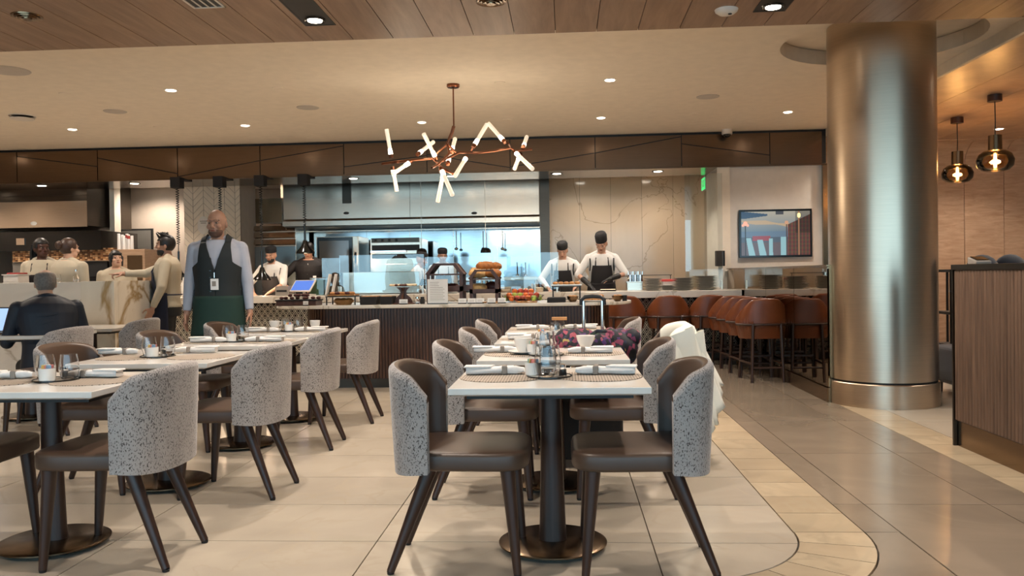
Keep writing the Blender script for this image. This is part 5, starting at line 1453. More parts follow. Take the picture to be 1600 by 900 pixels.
MB().b2(-w_ / 2 - .008, w_ / 2 + .008, -.008, .208, 0, h_ + .02).build('glass_walls', 'sneeze_glass', t); MB().b2(-w_ / 2 - .01, w_ / 2 + .01, -.01, .21, h_ + .02, h_ + .03).build('lid', 'band_grey', t)
for k, (px, w0) in enumerate([(515, .05), (524, .045)]):
    c = at(px, 458, 11.6); t = thing('menu_stand', ['left', 'right'][k] + ' leaning white menu card between the till and the steel shield', 'card', (c.x, 11.55, .957)); MB().box((0, 0, .15), (.02, w0 * 2, .30), ry=.2).build('card', 'paper', t); MB().b2(-.05, .04, -.05, .05, 0, .01).build('foot', 'black', t)
# serving dishes along the right bar, before the cooks
for px, w0, h0, mt, lb in [(790, .20, .07, 'steel', 'steel pan on the bar behind the fruit, left'), (818, .16, .05, 'china', 'white dish on the bar behind the fruit, middle'), (842, .14, .06, 'steel', 'steel pan on the bar near the small glass screen'), (885, .20, .07, 'soft_black', 'black dish on the bar before the cook with bowed head'), (950, .24, .02, 'soft_black', 'flat black tray beside the right cook'), (700, .3, .04, 'china', 'white dish on the bar behind the bread crates')]:
    c = at(px, 458, 11.75); t = thing('serving_dish', lb, 'dish', (c.x, 11.75, .957)); MB().slab(superell(w0 / 2, .09, 28, 3), [(0, .012), (h0, 0)]).build('dish', mt, t, smooth=True); MB().slab(superell(w0 / 2 - .01, .08, 28, 3), [(h0, 0), (h0 + .006, .01)]).build('contents', 'cream_food', t, smooth=True)
# ================================================================== CHANDELIER
CZ = 8.9
cpz = atz(708, 132, WZ); CYD = cpz.y
ch = thing('chandelier', 'branching copper chandelier with glowing frosted glass rods', 'chandelier', (cpz.x, CYD, WZ))
def cp(px, py, dy=0.0):
    p = at(px, py, CYD + dy); return (p.x - cpz.x, p.y - CYD, p.z - WZ)
MB().lathe([(.0001, -.035), (.06, -.035), (.07, -.025), (.07, 0)], n=28).build('canopy', 'copper', ch, smooth=True)
MB().cyl((0, 0, -.03), cp(709, 197), .008, n=10).build('rod', 'copper', ch)
emit('tube_glow', (1.0, 0.86, 0.68, 1), 0.45); emit('tube_hot', (1.0, 0.88, 0.7, 1), 9)
def arm(pts, r=.014): MB().tube([cp(*p) for p in pts], r, 10).build('arm', 'copper', ch, smooth=True)
arm([(709, 197, 0), (706, 208, 0), (699, 225, 0)], .018)
arm([(699, 225, 0), (685, 238, .1), (676, 248, .15), (648, 250, .2), (612, 254, .25), (597, 256, .3)], .015)
arm([(699, 225, 0), (702, 240, -.1), (683, 258, -.2), (675, 262, -.3)], .013)
arm([(676, 248, .15), (690, 262, 0), (708, 272, -.15)], .015)
arm([(690, 252, .0), (718, 238, .05), (745, 239, .1), (772, 236, .12), (798, 231, .15), (806, 236, .15), (831, 233, .2)], .015)
arm([(735, 238, .1), (741, 228, 0)], .012); arm([(798, 231, .15), (794, 224, 0)], .012)
arm([(699, 225, 0), (712, 238, .1)], .013)
tubes = [((611, 243, .2), (604, 202, .2)), ((614, 264, .25), (620, 299, .3)), ((640, 254, .2), (613, 272, .05)), ((654, 240, .1), (677, 222, .4)), ((680, 245, .1), (662, 209, -.1)),
         ((690, 266, -.15), (707, 305, -.3)), ((693, 268, -.1), (684, 315, .1)), ((700, 254, .0), (705, 234, .2)), ((706, 236, .1), (711, 217, .3)), ((728, 247, .1), (711, 275, -.2)), ((741, 227, 0), (761, 194, .1)), ((787, 220, 0), (763, 193, .12)),
         ((806, 239, .1), (832, 264, -.2)), ((812, 243, .2), (804, 264, .4)), ((818, 229, .2), (823, 214, .5))]
for b_, e_ in tubes:
    p, q = Vector(cp(*b_)), Vector(cp(*e_)); d = (q - p).normalized()
    o = MB().cyl(p, q, .020, .023, 16).build('glass_rod', 'tube_glow', ch, smooth=True)
    MB().cyl(p - d * .03, p + d * .015, .024, n=14).build('socket', 'copper', ch, smooth=True)
    MB().cyl(p + d * .012, p + d * .075, .0245, .0215, 14).build('lit_end', 'tube_hot', o, smooth=True)
for dx in (-.5, 0, .5):
    l = bpy.data.lights.new('lamp_light', 'POINT'); l.energy = 7; l.color = (1, .82, .6); l.shadow_soft_size = .15
    o = bpy.data.objects.new('lamp_light', l); COL.objects.link(o); o.parent = ch; o.location = (dx, 0, -1.05)
# ================================================================== PENDANTS
glass('smoke_glass', (.55, .38, .20, 1), 0.0, 1.2)
pane('amber_glass', (.80, .58, .32, 1), .03)
emit('filament', (1.0, .62, .22, 1), 25)
for px, pc, pg, r, Y, lb in [(1555, 163, 253, .195, 9.8, 'amber glass pendant lamp on the right, the nearer and higher one'), (1496, 201, 273, .19, 11.2, 'amber glass pendant lamp on the left, next to the column')]:
    c = at(px, pg, Y); zt = 3.16
    t = thing('pendant_lamp', lb, 'lamp', (c.x, Y, zt), 0, 'amber glass pendants')
    MB().lathe([(.0001, -.075), (.075, -.075), (.075, 0)], n=28).build('canopy', 'walnut', t, smooth=True)
    zc = c.z - zt
    MB().tube([(0, 0, -.07), (.004, 0, zc * .4), (-.002, 0, zc * .7), (0, 0, zc + .26)], .006, 8).build('cord', 'black', t)
    MB().lathe([(.0001, zc + .30), (.07, zc + .30), (.072, zc + .13), (.05, zc + .12)], n=28).build('neck', 'bronze', t, smooth=True)
    k = r / .195
    MB().lathe([(.07 * k, .13 * k + zc), (.12 * k, .125 * k + zc), (.17 * k, .085 * k + zc), (.195 * k, .02 * k + zc), (.185 * k, -.05 * k + zc), (.14 * k, -.095 * k + zc), (.08 * k, -.11 * k + zc), (.0001, -.112 * k + zc)], n=40).build('globe', 'amber_glass', t, smooth=True)
    MB().cyl((0, 0, zc + .10), (0, 0, zc + .14), .025, n=14).build('socket', 'bronze', t)
    MB().lathe([(.0001, zc - .07), (.014, zc - .065), (.018, zc), (.014, zc + .09), (.0001, zc + .1)], n=16).build('bulb', 'filament', t, smooth=True)
    l = bpy.data.lights.new('lamp_light', 'POINT'); l.energy = 22; l.color = (1, .68, .36); l.shadow_soft_size = .06
    o = bpy.data.objects.new('lamp_light', l); COL.objects.link(o); o.parent = t; o.location = (0, 0, zc)
# ================================================================== SUITCASE, BAG, COAT
sc = thing('suitcase', 'black wheeled suitcase with an extended chrome pull handle', 'suitcase', (.13, 5.27, 0))
MB().slab(superell(.22, .13, 40, 5), [(.05, .02), (.065, 0), (.60, 0), (.615, .02)]).build('shell', 'soft_black', sc, smooth=50)
for sx_ in (-1, 1):
    for sy_ in (-1, 1): MB().cyl((sx_ * .17 - .012, sy_ * .09, .028), (sx_ * .17 + .012, sy_ * .09, .028), .028, n=16).build('wheel', 'rubber', sc)
hw = .062
hL, hR = at(912, 500, 5.27).x - .13, at(941, 500, 5.27).x - .13
zH = at(925, 463, 5.27).z
for x in (hL, hR): MB().cyl((x, 0, .61), (x, 0, zH - .03), .0105, n=14).build('handle_tube', 'chrome', sc, smooth=True)
MB().tube([(hL - .014, 0, zH - .055), (hL - .012, 0, zH - .02), (hL + .01, 0, zH - .004), ((hL + hR) / 2, 0, zH), (hR - .01, 0, zH - .004), (hR + .012, 0, zH - .02), (hR + .014, 0, zH - .055)], .013, 12).build('grip', 'black', sc, smooth=True)
m_, n, b_ = _new('floral_cloth')
v = _coord(n, (1, 1, 1)); vo = n.nodes.new('ShaderNodeTexVoronoi'); vo.inputs['Scale'].default_value = 38; n.links.new(v, vo.inputs['Vector'])
sp_ = n.nodes.new('ShaderNodeSeparateColor'); n.links.new(vo.outputs['Color'], sp_.inputs[0])
r_ = n.nodes.new('ShaderNodeValToRGB'); r_.color_ramp.interpolation = 'CONSTANT'
for i, (p_, c_) in enumerate([(0, '#0c1020'), (.45, '#14203a'), (.60, '#8c3a5a'), (.76, '#4c2a6a'), (.83, '#b0566a'), (.90, '#c0a060'), (.94, '#2f4a3a')]):
    if i < 2: e = r_.color_ramp.elements[i]
    else: e = r_.color_ramp.elements.new(p_)
    e.position = p_; e.color = hx(c_)
n.links.new(sp_.outputs[0], r_.inputs[0])
n2 = n.nodes.new('ShaderNodeTexNoise'); n2.inputs['Scale'].default_value = 30; n.links.new(v, n2.inputs['Vector'])
mx = n.nodes.new('ShaderNodeMixRGB'); mx.blend_type = 'MULTIPLY'; mx.inputs[0].default_value = .6; n.links.new(r_.outputs[0], mx.inputs[1]); n.links.new(n2.outputs['Color'], mx.inputs[2]); n.links.new(mx.outputs[0], b_.inputs['Base Color']); b_.inputs['Roughness'].default_value = .75
_M['floral_cloth'] = m_
cbg = at(932, 560, 5.27)
t = thing('floral_bag', 'dark quilted duffel bag with pink flowers sitting on the suitcase', 'bag', (cbg.x - .0, 5.25, .617))
m = MB(); rr = random.Random(4)
rows = []
N, K = 34, 26
for i in range(N + 1):
    u = -1 + 2 * i / N; k = (1 - abs(u) ** 3.2) ** .5 if abs(u) < 1 else 0.0
    k = max(k, .02)
    row = []
    for q in range(K + 1):
        a = 2 * PI * q / K
        wr = 1 + .06 * math.sin(7 * u + 3 * a) + .05 * math.sin(13 * u - 5 * a) + .03 * math.sin(23 * u)
        zz_ = math.sin(a); hz_ = .115 * (1 + .22 * abs(u))
        row.append((u * .262, .15 * k * math.cos(a) * wr, .115 + hz_ * k * zz_ * wr - .0))
    rows.append(row)
m.grid(rows).build('bag_body', 'floral_cloth', t, smooth=75)
MB().tube([(hL - t.location.x + .13 - .02 + .0, -.16, .12), (-.06, -.175, .20), (.0, -.17, .235), (.08, -.17, .23), (.1, -.16, .14)], .012, 8).build('strap', 'floral_cloth', t, smooth=True)
for x in (-.2, .22): MB().ball((x, -.0, .18), (.06, .08, .06), 14, 9).build('end_pocket', 'floral_cloth', t, smooth=True)
# white coat over the pulled out chair
plain('coat_cloth', '#e4e4d8', .8, var=.05, scale=5, sheen=.2)
chx, chy = MXC + off + .22, 5.58
t = thing('white_coat', 'cream white coat draped over the back of the pulled out chair', 'coat', (chx, chy, 0))
rows = []
NT = 60
for i in range(NT + 1):
    a = (-PI / 2 + PI * i / NT) * .92
    fold = .012 * math.sin(i * 1.35) + .008 * math.sin(i * .7 + 1)
    row = []
    # inside hem, over the rim, down the outside with folds flaring
    x, y = shell_pt(a, .74, .062); row.append((-x, y, ztop(a) - .12))
    x, y = shell_pt(a, .84, .055); row.append((-x, y, ztop(a) + .0))
    x, y = shell_pt(a, .85, .025); row.append((-x, y, ztop(a) + .018))
    for j in range(13):
        u = j / 12; z = ztop(a) - .005 - u * (.46 + .14 * math.sin(i * .11 + .6) + .02 * math.sin(i * .9))
        x, y = shell_pt(a, .84, -.015 - fold * u * 1.8 - .17 * u * (1 if a < .4 else .5)); row.append((-x, y, max(z, .2)))
    rows.append(row)
o = MB().grid(rows).build('coat_body', 'coat_cloth', t, smooth=80); s_ = o.modifiers.new('t', 'SOLIDIFY'); s_.thickness = .012; s_.offset = 1
# sleeve hanging at the near side
pts = []
m = MB(); rows = []
for i in range(15):
    u = i / 14; z = .83 - u * .50; cx_ = .24 + .08 * u; cy_ = -.285 - .07 * u
    rows.append([(cx_ + (.075 - .02 * u + .006 * math.sin(5 * q + 9 * u)) * math.cos(2 * PI * q / 20), cy_ + (.035 + .004 * math.sin(3 * q)) * math.sin(2 * PI * q / 20), z + .03 * math.cos(2 * PI * q / 20)) for q in range(21)])
m.grid(rows).build('sleeve', 'coat_cloth', t, smooth=70)
rows = []
for i in range(15):
    u = i / 14; z = .80 - u * .60; cx_ = .33 + .05 * u; cy_ = -.15 - .10 * u
    rows.append([(cx_ + (.07 - .01 * u + .006 * math.sin(5 * q + 7 * u)) * math.cos(2 * PI * q / 20), cy_ + (.05 + .006 * math.sin(3 * q)) * math.sin(2 * PI * q / 20), z + .03 * math.cos(2 * PI * q / 20)) for q in range(21)])
MB().grid(rows).build('front_panel', 'coat_cloth', t, smooth=70)
# ---- the seated man's table: laptop, glass; bottle and glass beyond the divider
p = atz(8, 520, .752)
lp = thing('laptop', 'open laptop with a pale blue screen cut by the left edge', 'laptop', (at(-6, 510, 7.1).x, 7.1, .7512), -.15)
MB().b2(-.17, .17, -.24, 0, 0, .016).build('base', 'dark_steel', lp, bevel=.003); MB().b2(-.15, .15, -.2, -.03, .016, .018).build('keyboard', 'black', lp)
emit('screen_pale', '#9db8d8', 1.0)
MB().box((0, .03, .125), (.34, .01, .22), rx=-.2).build('lid', 'dark_steel', lp, bevel=.003); MB().box((0, .0235, .124), (.32, .003, .20), rx=-.2).build('screen', 'screen_pale', lp)
p = at(116, 438, 9.0)
pl_ = thing('divider_shelf', 'narrow pale service ledge just behind the marble divider', 'shelf', (at(95, 440, 8.75).x, 8.75, 1.17)); MB().b2(-.75, .5, -.14, .16, 0, .03).build('board', 'counter_stone', pl_, bevel=.003)
for x in (-.7, .45): MB().b2(x - .02, x + .02, -.1, .12, -1.17, 0).build('support', 'dark_steel', pl_)
x = at(117, 430, 8.7).x
t = thing('glass_bottle', 'slim clear glass bottle standing on the divider ledge', 'bottle', (x, 8.72, 1.20)); MB().lathe([(.0001, 0), (.028, 0), (.03, .01), (.03, .05), (.012, .085), (.011, .125), (.013, .13)], n=22).build('glass', 'clear_glass', t, smooth=True); MB().lathe([(.0125, .118), (.0125, .134), (.0001, .135)], n=14).build('cap', 'chrome', t)
x = at(88, 432, 8.7).x; tumbler(x, 8.72, 1.20, 'on the divider ledge left of the slim bottle', .8)
t, w_, h_ = tb('steel_bin', 'pale square tub left of the braided woman, on the rear counter', 'container', 5, 28, 430, 441, 9.2, .2, 'white_paint', z0=None)
MB().b2(-w_ / 2, w_ / 2, 0, .2, -t.location.z, -.0).build('cabinet_below', 'white_paint', t)
MB().b2(-w_ / 2 - .01, w_ / 2 + .01, -.01, .21, h_, h_ + .012).build('rim', 'white_paint', t); MB().b2(-.06, .10, .02, .16, h_ + .012, h_ + .03).build('red_cloth', 'towel_red', t, bevel=.005)
# ================================================================== PEOPLE (local frame: facing -y)
plain('skin_light', '#bd9078', .5, var=.05); plain('skin_warm', '#a87f69', .5, var=.05); plain('skin_pale', '#cfa58c', .5, var=.05); plain('skin_dark', '#4a2a1e', .45, var=.05)
plain('hair_black', '#120e0c', .45, var=.2, scale=60, bump=.2); plain('hair_brown', '#3a2418', .45, var=.3, scale=60, bump=.2); plain('hair_grey', '#7d7670', .6, var=.25, scale=60, bump=.2)
plain('eye_white', '#a79a8e', .5); plain('lip', '#94503f', .5); plain('lip_dark', '#5a2c26', .5)
plain('shirt_blue', '#a9adb9', .8, var=.04); plain('shirt_beige', '#b3a893', .85, var=.04); plain('shirt_white', '#d8d6d2', .8, var=.03); plain('navy_jacket', '#16202e', .6, var=.12, scale=5)
plain('vest_dark', '#151d1f', .75, var=.1); plain('apron_green', '#14332b', .8, var=.1); plain('apron_navy', '#141a2e', .8, var=.1); plain('apron_black', '#232021', .8, var=.1); plain('jacket_black', '#1a1516', .7, var=.1); plain('trouser_black', '#121213', .8)
plain('glove_black', '#0d0d0f', .5)
TOR = [(.80, .165, .115, 0), (.92, .172, .122, 0), (1.02, .158, .112, -.005), (1.10, .152, .108, -.005), (1.22, .168, .118, 0), (1.33, .182, .122, .005), (1.41, .180, .108, .01), (1.455, .135, .085, .012), (1.49, .075, .062, .012)]
def tor_at(z, T_=TOR):
    if z <= T_[0][0]: return T_[0][1:]
    for (z0, a0, b0, c0), (z1, a1, b1, c1) in zip(T_, T_[1:]):
        if z <= z1:
            u = (z - z0) / (z1 - z0); return (a0 + (a1 - a0) * u, b0 + (b1 - b0) * u, c0 + (c1 - c0) * u)
    return T_[-1][1:]
def ik(s_, h, l1, l2, hint):
    s_, h = Vector(s_), Vector(h); d = h - s_; L_ = d.length
    if L_ > (l1 + l2) * .995: h = s_ + d.normalized() * (l1 + l2) * .995; d = h - s_; L_ = d.length
    a = (l1 * l1 - l2 * l2 + L_ * L_) / (2 * L_); r = math.sqrt(max(0, l1 * l1 - a * a))
    n_ = d.normalized(); hv = Vector(hint); hv = hv - n_ * hv.dot(n_); hv.normalize()
    return s_ + n_ * a + hv * r, h
def hand(m, w_, d, nrm, side, curl=.35, point=False, s=1.0):
    """five unequal, bent fingers; nrm is the palm direction, side the thumb direction"""
    d = d.normalized(); nrm = (nrm - d * nrm.dot(d)).normalized(); b = (side - d * side.dot(d) - nrm * side.dot(nrm)).normalized()
    R = Matrix((b, d, nrm)).transposed()
    m.ball(w_ + d * .045 * s, (.040 * s, .052 * s, .017 * s), 14, 9, R.to_4x4())
    m.cap(w_ - d * .03, w_ + d * .02 * s, .026 * s, .027 * s, 10)
    for k, (off, l0) in enumerate(((.030, .068), (.010, .078), (-.010, .073), (-.028, .056))):
        p = w_ + d * .085 * s + b * off * s; c = curl if not (point and k == 0) else 0.0
        if point and k > 0: c = 1.5
        for j, fr in enumerate((.45, .32, .23)):
            ang = c * (.5 + .6 * j); dd = (d * math.cos(ang) + nrm * math.sin(ang)).normalized(); q = p + dd * l0 * fr * s
            m.cap(p, q, (.0095 - .001 * j) * s, (.0085 - .001 * j) * s, 8); p = q
    p = w_ + d * .02 * s + b * .028 * s
    for j, l_ in enumerate((.038, .032, .026)):
        dd = (d * (.55 + .25 * j) + b * (.75 - .3 * j) + nrm * .35).normalized(); q = p + dd * l_ * s; m.cap(p, q, .0125 * s - .0015 * j, .011 * s - .0015 * j, 8); p = q
def remesh(o, vox, smooth=2):
    r = o.modifiers.new('remesh', 'REMESH'); r.mode = 'VOXEL'; r.voxel_size = vox; r.use_smooth_shade = True
    s_ = o.modifiers.new('smooth', 'SMOOTH'); s_.factor = .5; s_.iterations = smooth
    dg = bpy.context.evaluated_depsgraph_get(); me = bpy.data.meshes.new_from_object(o.evaluated_get(dg)); me.shade_smooth()
    mats = [m for m in o.data.materials]; o.modifiers.clear(); o.data = me
    if not me.materials:
        for m in mats: me.materials.append(m)
    return o
def person(label, loc, rz, h=1.75, skin='skin_warm', lean=0.0, lean_z=.95, head_yaw=0.0, head_pitch=0.0, hands=None, width=1.0, girth=1.0, top=None, sleeve='long', top_name='shirt', hair=None, hat=None, apron=None, trousers='trouser_black',
           seated=False, vox=.007, female=False, gloves=False, beard=False, point=None, extras=None, curl=.35, glasses=False):
    t = thing('person', label, 'person', loc, rz)
    k = h / 1.75
    def X(p):
        p = Vector(p)
        if p.z > lean_z:
            q = p - Vector((0, 0, lean_z)); c, s_ = math.cos(lean), math.sin(lean)
            w_ = min(1, (p.z - lean_z) / .12); c, s_ = math.cos(lean * w_), math.sin(lean * w_)
            p = Vector((q.x, q.y * c - q.z * s_, q.z * c + q.y * s_ + lean_z))
        return p * k
    T2 = [(z, a * width * (1 if z > 1.15 or not female else 1.03), b * girth, c) for z, a, b, c in TOR]
    # ---- body: one surface
    m = MB()
    rows = []
    def torso(mm, inflate, z0, z1, nz=22, n=28, close=True):
        rs = []
        for j in range(nz + 1):
            z = z0 + (z1 - z0) * j / nz; a, b, c = tor_at(z, T2)
            row = []
            for i in range(n):
                an = 2 * PI * i / n; ca, sa = math.cos(an), math.sin(an)
                ex = .85
                x = math.copysign(abs(ca) ** ex, ca) * (a + inflate); y = math.copysign(abs(sa) ** .95, sa) * (b + inflate)
                if female and 1.22 < z < 1.38 and sa < 0: y -= .030 * math.exp(-((abs(x) - .075) / .05) ** 2) * math.exp(-((z - 1.29) / .05) ** 2)
                row.append(X((x, y + c, z)))
            rs.append(row)
        vs = [p for r_ in rs for p in r_]; fs = [(j * n + i, j * n + (i + 1) % n, (j + 1) * n + (i + 1) % n, (j + 1) * n + i) for j in range(nz) for i in range(n)]
        fs += [tuple(reversed(range(n))), tuple(range(nz * n, (nz + 1) * n))]
        mm._add(vs, fs)
    torso(m, 0, .82, 1.49)
    # head, neck
    neck0 = X((0, .012, 1.46)); hb = X((0, .0, 1.535))
    R = Matrix.Rotation(head_yaw, 4, 'Z') @ Matrix.Rotation(head_pitch + lean * .5, 4, 'X')
    lean_r = Matrix.Rotation(lean * .45, 4, 'X')
    HC = hb + (lean_r @ Vector((0, -.014, .082 * k)))
    def H(p): return HC + (R @ Vector(p)) * k
    R3 = R.to_3x3().to_4x4()
    m.cap(neck0, hb, .060 * k, .055 * k, 14)
    for s_ in (-1, 1): m.cap(X((s_ * .05, .02, 1.485)), X((s_ * .155, .015, 1.425)), .038 * k, .040 * k, 12)
    m.ball(H((0, .008, .02)), (.076 * k, .096 * k, .105 * k), 22, 16, R3)
    m.ball(H((0, -.030, -.050)), (.058 * k, .058 * k, .062 * k), 18, 12, R3)
    m.ball(H((0, -.062, -.088)), (.026 * k, .020 * k, .018 * k), 12, 8, R3)      # chin
    m.ball(H((0, -.082, .030)), (.056 * k, .014 * k, .012 * k), 12, 8, R3)       # brow
    m.cap(H((0, -.086, .012)), H((0, -.108, -.022)), .009 * k, .014 * k, 10)      # nose
    for s_ in (-1, 1):
        m.ball(H((s_ * .012, -.098, -.026)), (.010 * k, .010 * k, .008 * k), 8, 6, R3)
        m.ball(H((s_ * .078, .012, -.005)), (.010 * k, .018 * k, .032 * k), 12, 8, R3)
        m.ball(H((s_ * .042, -.062, -.022)), (.024 * k, .020 * k, .022 * k), 12, 8, R3)
    # arms
    arms = []
    hands = hands or [((-.245, -.03, .85), (-.5, 1, 0)), ((.245, -.03, .85), (.5, 1, 0))]
    for s_, (hp, hint) in zip((-1, 1), hands):
        sh = X((s_ * .178 * width, .012, 1.405)); hp = Vector(hp) * k
        el, wr = ik(sh, hp, .295 * k, .265 * k, hint)
        arms.append((s_, sh, el, wr))
        m.cap(sh, el, .046 * k, .040 * k, 12); m.cap(el, wr, .038 * k, .026 * k, 12)
        d = (wr - el).normalized()
        inward = Vector((-s_, -.15, 0)); fwd = Vector((0, -1, .0))
        if abs(d.z) < .6: inward, fwd = Vector((0, -.2, -1)), Vector((-s_, 0, 0))
        hand(m, wr, d, inward, fwd, curl=curl, point=(point == s_), s=k)
    # legs
    legs = []
    for s_ in (-1, 1):
        hipj = Vector((s_ * .088, 0, .90)) * k
        if seated: kn, an_ = Vector((s_ * .15, -.42, .88)) * k, Vector((s_ * .16, -.40, .46)) * k
        else: kn, an_ = Vector((s_ * .10, -.015, .49)) * k, Vector((s_ * .10, .01, .085)) * k
        legs.append((hipj, kn, an_)); m.cap(hipj, kn, .078 * k, .054 * k, 12); m.cap(kn, an_, .052 * k, .036 * k, 12)
        m.cap(an_ - Vector((0, 0, .035)) * k, an_ + Vector((0, -.13, -.045)) * k, .036 * k, .03 * k, 10)
    remesh(m.build('body', skin, t), vox)
    # ---- face
    for s_ in (-1, 1):
        e = MB().ball((0, 0, 0), (.0135 * k, .008 * k, .0065 * k), 12, 8, R3).build('eye', 'eye_white', t, smooth=True); e.location = H((s_ * .031, -.0765, .010))
        MB().ball((R3 @ Vector((0, -.0055 * k, -.0005))), (.0065 * k, .004 * k, .0065 * k), 10, 6, R3).build('iris', 'hair_black', e, smooth=True)
        MB().tube([H((s_ * .014, -.0925, .032)), H((s_ * .033, -.084, .037)), H((s_ * .052, -.066, .031))], .0038 * k, 8).build('eyebrow', 'hair_black' if hair != 'grey' else 'hair_grey', t, smooth=True)
    MB().ball(H((0, -.0885, -.056)), (.022 * k, .008 * k, .007 * k), 14, 8, R3).build('mouth', 'lip' if skin != 'skin_dark' else 'lip_dark', t, smooth=True)
    if glasses:
        for s_ in (-1, 1): MB().tube([H((s_ * .033 + .021 * math.cos(a), -.098, .008 + .016 * math.sin(a))) for a in [2 * PI * i / 14 for i in range(14)]], .002, 6, True).build('glasses_rim', 'black', t); MB().cyl(H((s_ * .056, -.096, .012)), H((s_ * .082, .01, .014)), .0022, n=6).build('glasses_temple', 'black', t)
    if beard:
        b = MB(); b.ball(H((0, -.034, -.066)), (.060 * k, .058 * k, .052 * k), 18, 12, R3); b.ball(H((0, -.068, -.092)), (.03 * k, .022 * k, .02 * k), 12, 8, R3)
        plain('stubble', '#5a4034', .8) if beard == 'stubble' else None
        o = b.build('beard', 'stubble' if beard == 'stubble' else 'hair_black', t, smooth=True)
        # keep only the lower cheeks, chin and moustache free of lips
        me = o.data; bm = bmesh.new(); bm.from_mesh(me); dele = []
        Ri = R.inverted()
        for f in bm.faces:
            c = (Ri @ (f.calc_center_median() - HC)) / k
            if c.z > -.045 and c.y < -.0 and abs(c.x) < .05 or c.z > -.02 or (abs(c.x) < .022 and -.068 < c.z < -.045): dele.append(f)
        bmesh.ops.delete(bm, geom=dele, context='FACES'); bm.to_mesh(me); bm.free()
    # ---- hair or hat
    if hair in ('black', 'brown', 'grey', 'braids', 'bun', 'bob', 'quiff'):
        mat = 'hair_' + ('brown' if hair in ('brown', 'bun') else 'grey' if hair == 'grey' else 'black')
        hm = MB(); hm.ball(H((0, .014, .030)), (.083 * k, .100 * k, .102 * k), 30, 22, R3)
        o = hm.build('hair', mat, t, smooth=True); me = o.data; bm = bmesh.new(); bm.from_mesh(me); Ri = R.inverted(); dele = []
        for f in bm.faces:
            c = (Ri @ (f.calc_center_median() - HC)) / k
            lim = .062 if c.y < -.045 else (-.005 if c.y < .02 else -.065)
            if hair == 'bob': lim = .040 if c.y < -.055 else -.09
            if hair in ('grey',): lim = .2 if (c.y < .06 and abs(c.x) < .058 and c.z > .04) else (.02 if c.y < -.02 else -.06)
            if c.z < lim or (hair == 'grey' and c.z > .085): dele.append(f)
        bmesh.ops.delete(bm, geom=dele, context='FACES'); bm.to_mesh(me); bm.free()
        so = o.modifiers.new('t', 'SOLIDIFY'); so.thickness = .012 * k; so.offset = -.3
        if hair == 'bob':
            for s_ in (-1, 1): MB().cap(H((s_ * .078, -.02, .03)), H((s_ * .078, -.01, -.085)), .018 * k, .012 * k, 10).build('side_lock', mat, t, smooth=True)
            MB().ball(H((0, -.062, .070)), (.068 * k, .034 * k, .028 * k), 16, 10, R3).build('fringe', mat, t, smooth=True)
        if hair == 'quiff':
            q = MB(); rr = random.Random(2)
            for i in range(26): a = rr.uniform(-1, 1); q.cap(H((a * .055, -.06 + rr.uniform(0, .12), .10)), H((a * .065 + rr.uniform(-.015, .015), -.085 + rr.uniform(0, .12), .14 + rr.uniform(0, .018))), .014, .005, 6)
            q.build('quiff', mat, t, smooth=True)['kind'] = 'stuff'
        if hair == 'bun': MB().ball(H((0, .125, .045)), (.052 * k, .04 * k, .050 * k), 16, 10, R3).build('bun', mat, t, smooth=True)
        if hair == 'braids':
            q = MB(); 
            for i in range(9):
                a = -1.2 + 2.4 * i / 8; q.tube([H((.085 * math.sin(a), .03 + .07 * math.cos(a), .05)), H((.095 * math.sin(a), .05 + .07 * math.cos(a), -.05)), H((.09 * math.sin(a), .07 + .06 * math.cos(a), -.15)), H((.08 * math.sin(a), .08 + .05 * math.cos(a), -.24))], .015 * k, 8)
            q.build('braids', mat, t, smooth=True)['kind'] = 'stuff'
    if hat:
        r0, hh = .086, hat
        rows = []
        hm = MB()
        for z, r in ((.045, r0 + .002), (.055, r0 + .004), (.055 + hh * .7, r0 + .006), (.055 + hh, r0 - .008), (.055 + hh + .012, r0 - .035)): rows.append([H((r * .94 * math.cos(2 * PI * i / 28), .012 + r * 1.13 * math.sin(2 * PI * i / 28), z)) for i in range(29)])
        hm.grid(rows); hm._add(rows[-1][:28], [tuple(range(28))]); hm._add(rows[0][:28], [tuple(range(28))]); hm.build('hat', 'soft_black', t, smooth=50)
    # ---- clothes
    top = top or 'shirt_beige'
    tm_ = MB(); torso(tm_, .014, .90, 1.482)
    for s_ in (-1, 1): tm_.cap(X((s_ * .055, .02, 1.475)), X((s_ * .155, .015, 1.42)), .050 * k, .056 * k, 12)
    for s_, sh, el, wr in arms:
        if sleeve == 'none': continue
        tm_.cap(sh, el, .066 * k, .054 * k, 14)
        if sleeve == 'long': tm_.cyl(el, el + (wr - el) * .92, .053 * k, .036 * k, 14); tm_.ball(el, .055 * k, 12, 8)
        else:
            pass
    o = remesh(tm_.build(top_name, top, t), max(vox, .008), 3)
    # collar
    cr = [X((.066 * math.cos(2 * PI * i / 24) , .010 + .060 * math.sin(2 * PI * i / 24), 1.492 - .012 * (1 - math.sin(2 * PI * i / 24)) )) for i in range(24)]
    MB().tube(cr, .013 * k, 8, True).build('collar', top, t, smooth=True)
    tr = MB()
    for hj, kn, an_ in legs: tr.cap(hj, kn, .094 * k, .066 * k, 14); tr.cap(kn, an_, .064 * k, .052 * k, 14)
    for j in range(1): torso(tr, .012, .80, .985, 6)
    remesh(tr.build('trousers', trousers, t), .011, 3)
    for hj, kn, an_ in legs:
        s2 = MB(); s2.slab([(an_.x + x * k, an_.y + y * k) for x, y in superell(.048, .135, 24, 2.6, 0, -.055)], [(an_.z - .085 * k, .004), (an_.z - .06 * k, 0), (an_.z - .03 * k, .01), (an_.z + .0, .03)]); s2.build('shoe', 'gloss_black' if not seated else 'soft_black', t, smooth=50)
